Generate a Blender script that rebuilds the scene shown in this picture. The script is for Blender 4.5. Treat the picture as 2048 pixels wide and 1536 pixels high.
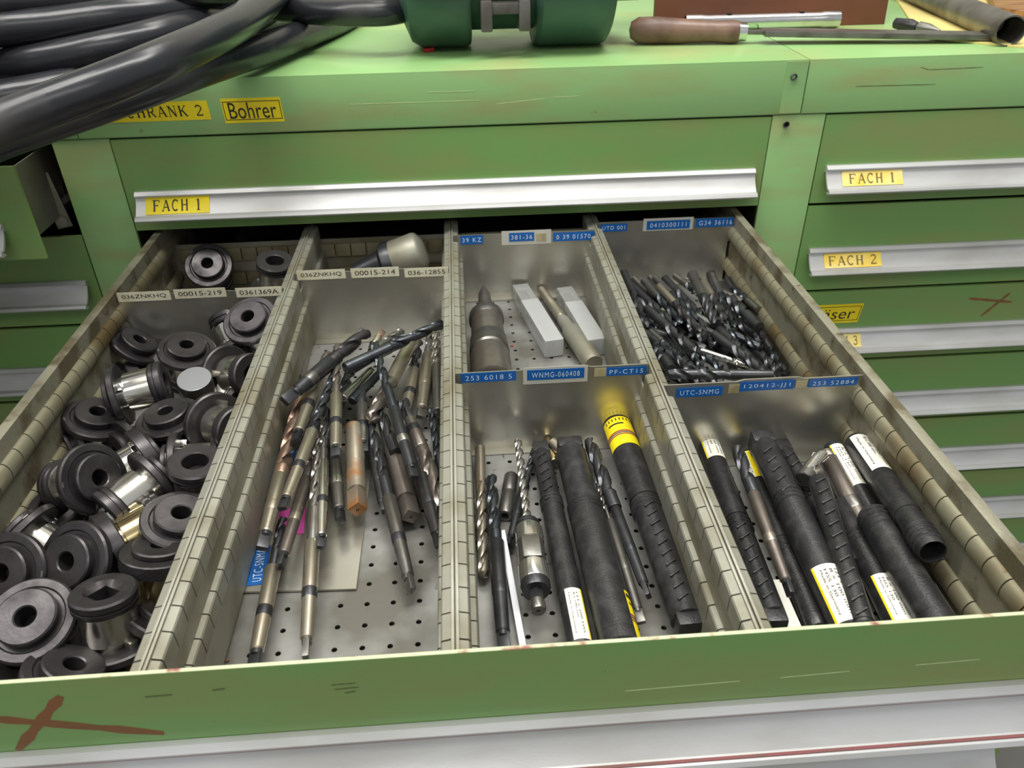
import bpy, bmesh, math, random
from mathutils import Vector, Matrix
for o in list(bpy.data.objects): bpy.data.objects.remove(o)
S = bpy.context.scene
C = S.collection
PI = math.pi
# ------------------------------------------------------------------ camera, light, exposure
cam = bpy.data.cameras.new('camera'); cam_o = bpy.data.objects.new('camera', cam); C.objects.link(cam_o)
cam.sensor_width = 36.0; cam.lens = 27.641; cam.clip_start = 0.02; cam.clip_end = 50
cam_o.matrix_world = Matrix([[0.997499, 0.05103, -0.048911, 0.363298], [-0.068929, 0.548999, -0.832976, -0.844615], [-0.015655, 0.834264, 0.551144, 0.22861], [0.0, 0.0, 0.0, 1.0]])
cam.dof.use_dof = True; cam.dof.focus_distance = 0.62; cam.dof.aperture_fstop = 14
S.camera = cam_o
S.view_settings.view_transform = 'Standard'; S.view_settings.look = 'None'
S.view_settings.exposure = 0.0; S.view_settings.gamma = 1.0; S.view_settings.use_curve_mapping = False
W = bpy.data.worlds.new('workshop_air'); S.world = W; W.use_nodes = True
bg = W.node_tree.nodes['Background']; bg.inputs[0].default_value = (0.95, 0.98, 1.0, 1); bg.inputs[1].default_value = 0.48
def area(name, loc, target, sx, sy, power, col=(1, .98, .93)):
    l = bpy.data.lights.new(name, 'AREA'); l.shape = 'RECTANGLE'; l.size = sx; l.size_y = sy; l.energy = power; l.color = col
    o = bpy.data.objects.new(name, l); C.objects.link(o); o.location = loc
    o.rotation_euler = (Vector(target) - Vector(loc)).to_track_quat('-Z', 'Y').to_euler()
    return o
area('ceiling_tube_lamp', (-0.75, -0.30, 1.55), (-.1, -.25, -.1), 0.30, 1.7, 21)
area('ceiling_tube_lamp', (0.45, -0.42, 1.75), (.40, -.30, -.1), 1.8, 0.26, 30)
area('ceiling_tube_lamp', (0.8, 0.35, 1.8), (.6, .1, -.1), 1.8, 0.26, 16)
area('ceiling_tube_lamp', (0.2, -1.9, 1.6), (.4, -.4, -.2), 2.2, 0.5, 12)

# ------------------------------------------------------------------ materials
def srgb(r, g, b):
    f = lambda c: (c/255/12.92) if c/255 <= .04045 else ((c/255+.055)/1.055)**2.4
    return (f(r), f(g), f(b), 1)
def M(name, col, metal=0.0, rough=0.5, col2=None, scale=30, lo=.45, hi=.7, bump=0, bscale=200, rough2=None,
      specks=None, sscale=60, sthr=.72, stretch=None, trans=0, detail=4, emis=None):
    m = bpy.data.materials.new(name); m.use_nodes = True; nt = m.node_tree; N = nt.nodes; L = nt.links
    p = N['Principled BSDF']; p.inputs['Base Color'].default_value = col; p.inputs['Metallic'].default_value = metal
    p.inputs['Roughness'].default_value = rough
    if trans: p.inputs['Transmission Weight'].default_value = trans
    tc = N.new('ShaderNodeTexCoord'); mp = N.new('ShaderNodeMapping'); L.new(tc.outputs['Object'], mp.inputs[0])
    if stretch: mp.inputs['Scale'].default_value = stretch
    if col2 or rough2 is not None:
        n = N.new('ShaderNodeTexNoise'); n.inputs['Scale'].default_value = scale; n.inputs['Detail'].default_value = detail
        L.new(mp.outputs[0], n.inputs['Vector'])
        mr = N.new('ShaderNodeMapRange'); mr.inputs[1].default_value = lo; mr.inputs[2].default_value = hi; L.new(n.outputs[0], mr.inputs[0])
        if col2:
            mx = N.new('ShaderNodeMix'); mx.data_type = 'RGBA'; L.new(mr.outputs[0], mx.inputs[0])
            mx.inputs[6].default_value = col; mx.inputs[7].default_value = col2; out = mx.outputs[2]
            if specks:
                n2 = N.new('ShaderNodeTexNoise'); n2.inputs['Scale'].default_value = sscale; n2.inputs['Detail'].default_value = 6
                n2.inputs['Roughness'].default_value = .7; L.new(tc.outputs['Object'], n2.inputs['Vector'])
                m2 = N.new('ShaderNodeMapRange'); m2.inputs[1].default_value = sthr; m2.inputs[2].default_value = sthr+.04; L.new(n2.outputs[0], m2.inputs[0])
                mx2 = N.new('ShaderNodeMix'); mx2.data_type = 'RGBA'; L.new(m2.outputs[0], mx2.inputs[0]); L.new(out, mx2.inputs[6])
                mx2.inputs[7].default_value = specks; out = mx2.outputs[2]
            L.new(out, p.inputs['Base Color'])
        if rough2 is not None:
            r = N.new('ShaderNodeMapRange'); L.new(mr.outputs[0], r.inputs[0]); r.inputs[3].default_value = rough; r.inputs[4].default_value = rough2
            L.new(r.outputs[0], p.inputs['Roughness'])
    if bump:
        nb = N.new('ShaderNodeTexNoise'); nb.inputs['Scale'].default_value = bscale; nb.inputs['Detail'].default_value = 3; L.new(mp.outputs[0], nb.inputs['Vector'])
        b = N.new('ShaderNodeBump'); b.inputs['Strength'].default_value = bump; b.inputs['Distance'].default_value = .001; L.new(nb.outputs[0], b.inputs['Height'])
        L.new(b.outputs[0], p.inputs['Normal'])
    return m
mt = {}
mt['green'] = M('green_enamel', srgb(118, 160, 90), 0, .34, srgb(134, 150, 88), 6, .42, .68, .05, 120, .5, srgb(78, 98, 52), 70, .70, (1, 1, 3))
mt['green_worn'] = M('green_enamel_worn', srgb(142, 184, 118), 0, .30, srgb(150, 168, 108), 8, .46, .66, .05, 120, .5, srgb(124, 142, 84), 45, .67, (1, 1, 4))
mt['green_dk'] = M('green_enamel_shadow_gap', srgb(50, 62, 30), 0, .6)
mt['cavity'] = M('shade_dark_inside', srgb(62, 60, 48), .2, .6, srgb(38, 34, 26), 8)  # dark colour stands in for the shade inside cabinets and behind slots
mt['alu'] = M('satin_aluminium', srgb(206, 206, 206), .55, .48, srgb(180, 178, 172), 9, .4, .75, .05, 300, .5, srgb(150, 120, 100), 50, .74, (1, 3, 3))
mt['zinc'] = M('dirty_zinc_sheet', srgb(150, 148, 134), .5, .45, srgb(114, 108, 86), 14, .42, .68, .1, 250, .6, srgb(112, 84, 50), 38, .69)
mt['zinc_lt'] = M('zinc_rail', srgb(158, 157, 144), .5, .45, srgb(124, 119, 98), 20, .45, .7, .1, 250, .62, srgb(120, 96, 62), 30, .70)
mt['floor'] = M('scratched_drawer_floor', srgb(164, 164, 160), .5, .42, srgb(104, 102, 94), 14, .36, .62, .15, 160, .6, srgb(96, 88, 74), 55, .64)
mt['plate'] = M('brushed_partition_sheet', srgb(196, 194, 184), .82, .26, srgb(164, 158, 136), 9, .42, .7, .06, 60, .40, srgb(210, 212, 208), 120, .73)
mt['rim'] = M('greasy_drawer_rim', srgb(142, 139, 120), .35, .5, srgb(98, 90, 68), 30, .45, .6, .3, 400, .7, srgb(84, 76, 58), 60, .62)
mt['bead'] = M('stained_slotted_bead', srgb(148, 144, 120), .4, .42, srgb(108, 92, 60), 12, .42, .64, .1, 200, .6, srgb(104, 76, 38), 30, .66)
mt['red_grime'] = M('reddish_grime', srgb(134, 78, 78), 0, .7, srgb(110, 84, 74), 40)
mt['scratch'] = M('pale_paint_scratch', srgb(196, 214, 160), 0, .5)
mt['scuff'] = M('dark_scuff_mark', srgb(96, 104, 62), 0, .5)
mt['edge_worn'] = M('chipped_panel_edge', srgb(190, 200, 160), 0, .4, srgb(150, 90, 80), 60, .58, .66)
mt['black_ox'] = M('black_oxide_steel', srgb(82, 79, 80), .75, .33, srgb(58, 55, 56), 60, .4, .7, .08, 500, .46, srgb(86, 66, 48), 90, .74)
mt['dark'] = M('dark_tool_steel', srgb(88, 89, 92), .8, .30, srgb(58, 58, 60), 40, .4, .7, .06, 500, .44)
mt['blue'] = M('blued_tool_steel', srgb(88, 92, 97), .85, .25, srgb(60, 62, 66), 40, .4, .7, .05, 500, .4)
mt['grey'] = M('grey_tool_steel', srgb(142, 140, 136), .88, .27, srgb(96, 92, 84), 40, .4, .7, .06, 400, .45)
mt['bright'] = M('polished_steel', srgb(214, 212, 204), .95, .16, srgb(180, 174, 160), 30, .45, .7, .03, 400, .3)
mt['bronze'] = M('bronze_tinted_steel', srgb(196, 188, 172), .88, .25, srgb(164, 152, 132), 40, .4, .7, .06, 400, .42)
mt['brown'] = M('brown_stained_steel', srgb(150, 141, 134), .85, .30, srgb(104, 94, 88), 40, .4, .7, .08, 400, .5)
mt['copper'] = M('copper_stained_steel', srgb(184, 156, 138), .85, .28, srgb(124, 104, 92), 60, .4, .7, .05, 400, .4)
mt['rust'] = M('rusty_steel', srgb(170, 160, 142), .75, .36, srgb(156, 112, 74), 35, .48, .62, .15, 300, .6, srgb(110, 78, 50), 60, .66)
mt['gold'] = M('straw_tinted_steel', srgb(204, 186, 140), .95, .18, srgb(176, 158, 118), 30, .45, .7)
mt['hole'] = M('deep_hole', srgb(22, 20, 18), .0, .8)
mt['plastic'] = M('black_ribbed_plastic', srgb(38, 38, 39), 0, .30, srgb(52, 52, 52), 90, .45, .7, .25, 700, .46)
mt['hose'] = M('black_rubber_hose', srgb(36, 37, 41), 0, .26, srgb(62, 60, 58), 14, .5, .72, .15, 90, .5, srgb(84, 78, 72), 60, .74)
mt['drum'] = M('dark_green_casting', srgb(66, 98, 86), .1, .38, srgb(34, 54, 44), 8, .4, .7, .2, 150, .55, srgb(92, 100, 86), 60, .74)
mt['milky'] = M('milky_plastic', srgb(226, 228, 226), 0, .32, None, trans=.55, bump=.1, bscale=120)
mt['milky2'] = M('milky_plastic_lid', srgb(214, 216, 212), 0, .22, None, trans=.72)
mt['white'] = M('white_label_paper', srgb(236, 234, 222), 0, .5, srgb(222, 216, 196), 60)
mt['cream'] = M('cream_label_tape', srgb(226, 222, 196), 0, .45, srgb(212, 204, 170), 60)
mt['yellow'] = M('yellow_label', srgb(240, 218, 22), 0, .45, srgb(232, 206, 22), 60)
mt['amber'] = M('faded_yellow_label', srgb(236, 205, 88), 0, .42, srgb(240, 220, 140), 40, .4, .6)
mt['tape_blue'] = M('blue_embossing_tape', srgb(22, 98, 176), 0, .3)
mt['tape_white'] = M('embossed_white_letters', srgb(214, 230, 244), 0, .5)
mt['ink'] = M('black_ink', srgb(38, 34, 26), 0, .6)
mt['ink_faint'] = M('faded_ink', srgb(120, 98, 50), 0, .6)
mt['red'] = M('red_print', srgb(150, 44, 60), 0, .5)
mt['navy'] = M('navy_print', srgb(60, 64, 110), 0, .5)
mt['pink'] = M('pink_label', srgb(240, 92, 190), 0, .5)
mt['marker'] = M('brown_marker_paint', srgb(132, 84, 44), 0, .5, srgb(116, 84, 48), 60)
mt['redpaint'] = M('red_wax_crumb', srgb(190, 40, 30), 0, .5)
mt['glue'] = M('old_tape_residue', srgb(186, 176, 140), .1, .5, srgb(150, 136, 92), 60)
mt['clear'] = M('whitish_tape_patch', srgb(206, 204, 192), .1, .4)
mt['wood_handle'] = M('worn_brown_file_handle', srgb(128, 100, 84), 0, .36, srgb(72, 48, 38), 25, .4, .66, .2, 120, .55, srgb(140, 92, 66), 40, .7)
mt['board'] = M('brown_hardboard', srgb(112, 66, 40), 0, .5, srgb(94, 54, 34), 9)
mt['wood'] = M('pale_plank', srgb(160, 118, 70), 0, .5, srgb(116, 80, 44), 14, .4, .62, .1, 60, None, None, 60, .7, (1, 8, 8))
mt['paper'] = M('yellowed_sheet', srgb(222, 204, 130), 0, .6, srgb(196, 178, 112), 8)
mt['chrome'] = M('chrome_plate', srgb(228, 228, 226), 1, .14, srgb(200, 200, 196), 20)
mt['pipe'] = M('grey_steel_pipe', srgb(122, 120, 114), .7, .38, srgb(92, 86, 78), 30, .45, .7, .1, 200, .5)
mt['strip'] = M('white_plastic_strip', srgb(214, 216, 220), 0, .4)
mt['alu_slug'] = M('turned_aluminium', srgb(190, 192, 194), .85, .32, None)
mt['concrete'] = M('grey_workshop_floor', srgb(120, 118, 112), 0, .7, srgb(96, 94, 90), 4)
mt['wallpaint'] = M('pale_wall_paint', srgb(196, 192, 180), 0, .8, srgb(182, 178, 166), 3)

# ------------------------------------------------------------------ mesh helpers
class MB:
    def __init__(s): s.v = []; s.f = []; s.m = []
    def add(s, v, f, m=0, T=None):
        b = len(s.v); s.v += [tuple(T @ Vector(p)) if T else tuple(p) for p in v]
        s.f += [tuple(i+b for i in q) for q in f]; s.m += [m]*len(f); return s
    def box(s, x0, x1, y0, y1, z0, z1, m=0, T=None, bev=0):
        if bev <= 0:
            v = [(x, y, z) for x in (x0, x1) for y in (y0, y1) for z in (z0, z1)]
            return s.add(v, [(0, 1, 3, 2), (4, 6, 7, 5), (0, 4, 5, 1), (2, 3, 7, 6), (0, 2, 6, 4), (1, 5, 7, 3)], m, T)
        bm = bmesh.new(); bmesh.ops.create_cube(bm, size=1)
        for q in bm.verts: q.co = Vector(((x0+x1)/2+q.co.x*(x1-x0), (y0+y1)/2+q.co.y*(y1-y0), (z0+z1)/2+q.co.z*(z1-z0)))
        bmesh.ops.bevel(bm, geom=bm.edges[:], offset=bev, segments=2, affect='EDGES', profile=.6)
        bm.verts.index_update(); v = [tuple(q.co) for q in bm.verts]; f = [tuple(q.index for q in k.verts) for k in bm.faces]; bm.free()
        return s.add(v, f, m, T)
    def lathe(s, prof, n=24, m=0, T=None, a0=0, a1=2*PI, knurl=0):
        full = abs(a1-a0-2*PI) < 1e-6; k = n if full else n+1; v = []; f = []; rows = []
        for j, (z, r) in enumerate(prof):
            if r < 1e-7 and full: rows.append([len(v)]); v.append((0, 0, z))
            else:
                rows.append(list(range(len(v), len(v)+k)))
                for i in range(k):
                    a = a0+(a1-a0)*i/n; rr = r+(knurl*((i+j) % 2) if knurl else 0); v.append((rr*math.cos(a), rr*math.sin(a), z))
        for A, B in zip(rows, rows[1:]):
            for i in range(n if not full or True else n):
                j = (i+1) % k if full else i+1
                if len(A) == 1 and len(B) == 1: continue
                if len(A) == 1: f.append((A[0], B[j], B[i]))
                elif len(B) == 1: f.append((A[i], A[j], B[0]))
                else: f.append((A[i], A[j], B[j], B[i]))
        return s.add(v, f, m, T)
    def prism(s, pts, x0, x1, m=0, T=None):   # pts in (y, z), extruded along x
        n = len(pts); v = [(x0, a, b) for a, b in pts]+[(x1, a, b) for a, b in pts]
        f = [(i, (i+1) % n, n+(i+1) % n, n+i) for i in range(n)]+[tuple(range(n))[::-1], tuple(range(n, 2*n))]
        return s.add(v, f, m, T)
    def tube(s, pts, rad, n=14, m=0):
        P = [Vector(p) for p in pts]; v = []; f = []; up = Vector((0, 0, 1)); last = None
        for i, p in enumerate(P):
            t = (P[min(i+1, len(P)-1)]-P[max(i-1, 0)]).normalized()
            a = t.cross(up).normalized() if last is None else (last-t*last.dot(t)).normalized(); last = a; b = t.cross(a)
            r = rad[i] if isinstance(rad, (list, tuple)) else rad
            for k in range(n): v.append(tuple(p+(a*math.cos(2*PI*k/n)+b*math.sin(2*PI*k/n))*r))
        for i in range(len(P)-1):
            for k in range(n): j = (k+1) % n; f.append((i*n+k, i*n+j, (i+1)*n+j, (i+1)*n+k))
        f.append(tuple(range(n))[::-1]); f.append(tuple(range((len(P)-1)*n, len(P)*n)))
        return s.add(v, f, m)
    def mesh(s, name, mats, sharp=35):
        me = bpy.data.meshes.new(name); me.from_pydata(s.v, [], s.f)
        for q in (mats if isinstance(mats, (list, tuple)) else [mats]): me.materials.append(mt[q] if isinstance(q, str) else q)
        me.polygons.foreach_set('material_index', s.m); me.update()
        if sharp: 
            me.polygons.foreach_set('use_smooth', [True]*len(me.polygons)); me.set_sharp_from_angle(angle=math.radians(sharp))
        return me
    def obj(s, name, mats, parent=None, sharp=35, mw=None):
        o = bpy.data.objects.new(name, s.mesh(name, mats, sharp)); C.objects.link(o)
        if parent: o.parent = parent
        if mw: o.matrix_world = mw
        return o
def tag(o, label=None, cat=None, group=None, kind=None):
    if label: o['label'] = label
    if cat: o['category'] = cat
    if group: o['group'] = group
    if kind: o['kind'] = kind
    return o
def empty(name, mw=None, label=None, cat=None, group=None):
    o = bpy.data.objects.new(name, None); C.objects.link(o); o.empty_display_size = .01
    if mw is not None: o.matrix_world = mw if isinstance(mw, Matrix) else Matrix.Translation(mw)
    return tag(o, label, cat, group)
def copy_tree(o, mw):
    c = o.copy(); C.objects.link(c); c.matrix_world = mw
    for ch in o.children:
        d = ch.copy(); C.objects.link(d); d.parent = c
    return c
def frame(p0, p1, up=(0, 0, 1)):
    p0 = Vector(p0); p1 = Vector(p1); z = (p1-p0).normalized(); u = Vector(up)
    x = (u-z*u.dot(z)).normalized() if abs(u.dot(z)) < .99 else z.orthogonal().normalized(); y = z.cross(x)
    m = Matrix((x, y, z)).transposed().to_4x4(); m.translation = p0
    return m, (p1-p0).length

_font_cache = {}
def text_mesh(body, spacing=1.0):
    k = (body, spacing)
    if k in _font_cache: return _font_cache[k]
    cu = bpy.data.curves.new('t', 'FONT'); cu.body = body; cu.resolution_u = 3; cu.space_character = spacing; cu.fill_mode = 'FRONT'
    o = bpy.data.objects.new('t', cu); C.objects.link(o)
    dg = bpy.context.evaluated_depsgraph_get(); me = bpy.data.meshes.new_from_object(o.evaluated_get(dg))
    v = [tuple(q.co) for q in me.vertices]; f = [tuple(p.vertices) for p in me.polygons]
    bpy.data.objects.remove(o); bpy.data.curves.remove(cu); bpy.data.meshes.remove(me)
    xs = [a[0] for a in v]; ys = [a[1] for a in v]; x0, x1, y0, y1 = min(xs), max(xs), min(ys), max(ys)
    r = ([((a[0]-x0)/(x1-x0), (a[1]-y0)/(y1-y0)) for a in v], f); _font_cache[k] = r
    return r
# serif capitals drawn as strokes in a 1 x 1 box: (x0,y0,x1,y1,width)
def arc(cx, cy, rx, ry, a0, a1, w, n=9):
    P = [(cx+rx*math.cos(math.radians(a0+(a1-a0)*i/n)), cy+ry*math.sin(math.radians(a0+(a1-a0)*i/n))) for i in range(n+1)]
    return [(P[i][0], P[i][1], P[i+1][0], P[i+1][1], w) for i in range(n)]
def sf(x, y, w=.13, t=.05): return [(x-w, y, x+w, y, t)]
GL = {
 'F': [(.2, 0, .2, 1, .15), (.2, .97, .85, .97, .06), (.85, .97, .85, .75, .06), (.2, .52, .62, .52, .06), (.62, .42, .62, .62, .05)]+sf(.2, .02)+sf(.14, .98),
 'A': [(.12, 0, .5, 1, .06), (.5, 1, .88, 0, .15), (.25, .33, .75, .33, .06)]+sf(.12, .02)+sf(.88, .02),
 'C': arc(.52, .5, .38, .48, 50, 310, .11, 14)+[(.8, .98, .8, .72, .05)],
 'H': [(.2, 0, .2, 1, .15), (.8, 0, .8, 1, .15), (.2, .5, .8, .5, .06)]+sf(.2, .02)+sf(.8, .02)+sf(.2, .98)+sf(.8, .98),
 '1': [(.5, 0, .5, 1, .16), (.5, 1, .3, .86, .06)]+sf(.5, .02, .2),
 '2': arc(.5, .72, .3, .26, 160, -40, .11)+[(.73, .56, .2, .06, .08), (.18, .05, .84, .05, .1), (.84, .05, .86, .2, .05)],
 '3': arc(.48, .74, .28, .24, 160, -80, .1)+arc(.48, .27, .32, .26, 90, -160, .1),
 'S': arc(.5, .74, .28, .23, 30, 270, .1)+arc(.5, .26, .3, .24, 90, -150, .1)+[(.78, .98, .78, .76, .05), (.2, .02, .2, .24, .05)],
 'R': [(.2, 0, .2, 1, .15), (.5, .45, .86, .02, .13)]+[(.2, .97, .5, .97, .06), (.2, .48, .5, .48, .06)]+arc(.5, .725, .28, .245, 90, -90, .1)+sf(.2, .02)+sf(.86, .02, .1)+sf(.12, .98),
 'N': [(.18, 0, .18, 1, .06), (.18, 1, .82, 0, .15), (.82, 0, .82, 1, .06)]+sf(.18, .02)+sf(.14, .98)+sf(.82, .98),
 'K': [(.2, 0, .2, 1, .15), (.25, .42, .8, .98, .06), (.4, .6, .84, .02, .14)]+sf(.2, .02)+sf(.2, .98)+sf(.8, .98)+sf(.86, .02),
}
def serif_mesh(body):
    v = []; f = []; wd = [.5 if c == ' ' else 1.0 for c in body]; tot = sum(wd); cw = 1.0/tot; n = len(body)
    for i, ch in enumerate(body):
        st = []
        for (x0, y0, x1, y1, w) in GL.get(ch, []):
            m = 4 if abs(y1-y0) > .4 else 1
            st += [(x0+(x1-x0)*q/m, y0+(y1-y0)*q/m, x0+(x1-x0)*(q+1)/m, y0+(y1-y0)*(q+1)/m, w*1.2) for q in range(m)]
        for (x0, y0, x1, y1, w) in st:
            ax = cw*.86; dx, dy = (x1-x0), (y1-y0); l = math.hypot(dx, dy) or 1; px, py = -dy/l*w/2, dx/l*w/2; b = len(v)
            for (a, c) in ((x0+px, y0+py), (x0-px, y0-py), (x1-px, y1-py), (x1+px, y1+py)): v.append((sum(wd[:i])*cw+.07*cw+a*ax, c))
            f.append((b, b+1, b+2, b+3))
    return v, f
def sticker(name, parent, x0, x1, z0, z1, y, text, back='yellow', ink='ink', style='sans', slant=0, inset=.12, tx=(.06, .94), border=False, yfun=None, spacing=1.0, T=None, tilt=0):
    """a label lying in an x/z plane at depth y (front towards -y) with its print, one mesh"""
    b = MB(); w = x1-x0; h = z1-z0; t = .0006 if yfun else .00025
    sh = lambda x, z: (x + slant*((z-z0)/h), z + tilt*((x-x0)/w))
    def P(x, z, dy): X, Z = sh(x, z); return (X, y-dy + (yfun(z) if yfun else 0), Z)
    k = 8 if yfun else 1
    v = [P(x, z0+h*i/k, d) for i in range(k+1) for x, d in ((x0, 0), (x0, t), (x1, t), (x1, 0))]
    b.add(v, [(4*i+a, 4*i+a+1, 4*i+a+5, 4*i+a+4) for i in range(k) for a in range(3)]+[(0, 1, 2, 3), (4*k, 4*k+3, 4*k+2, 4*k+1)], 0, T)
    if text:
        V, F = serif_mesh(text) if style == 'serif' else text_mesh(text, spacing)
        a, c = tx
        V = [P(x0+w*(a+(c-a)*p), z0+h*(inset+(1-2*inset)*q), t+.00012+(.0002 if style == 'emboss' else 0)+(.0004 if yfun else 0)) for p, q in V]
        b.add(V, F, 1, T)
    if border:
        e = .02*w; g = .12*h; q = .03*h
        for (a0, a1, c0, c1) in ((x0+e, x1-e, z0+g, z0+g+q), (x0+e, x1-e, z1-g-q, z1-g), (x0+e, x0+e+q, z0+g, z1-g), (x1-e-q, x1-e, z0+g, z1-g)):
            b.add([P(a0, c0, t+.0001), P(a1, c0, t+.0001), P(a1, c1, t+.0001), P(a0, c1, t+.0001)], [(0, 1, 2, 3)], 1, T)
    return b.obj(name, [back, ink], parent, 0)

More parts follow.
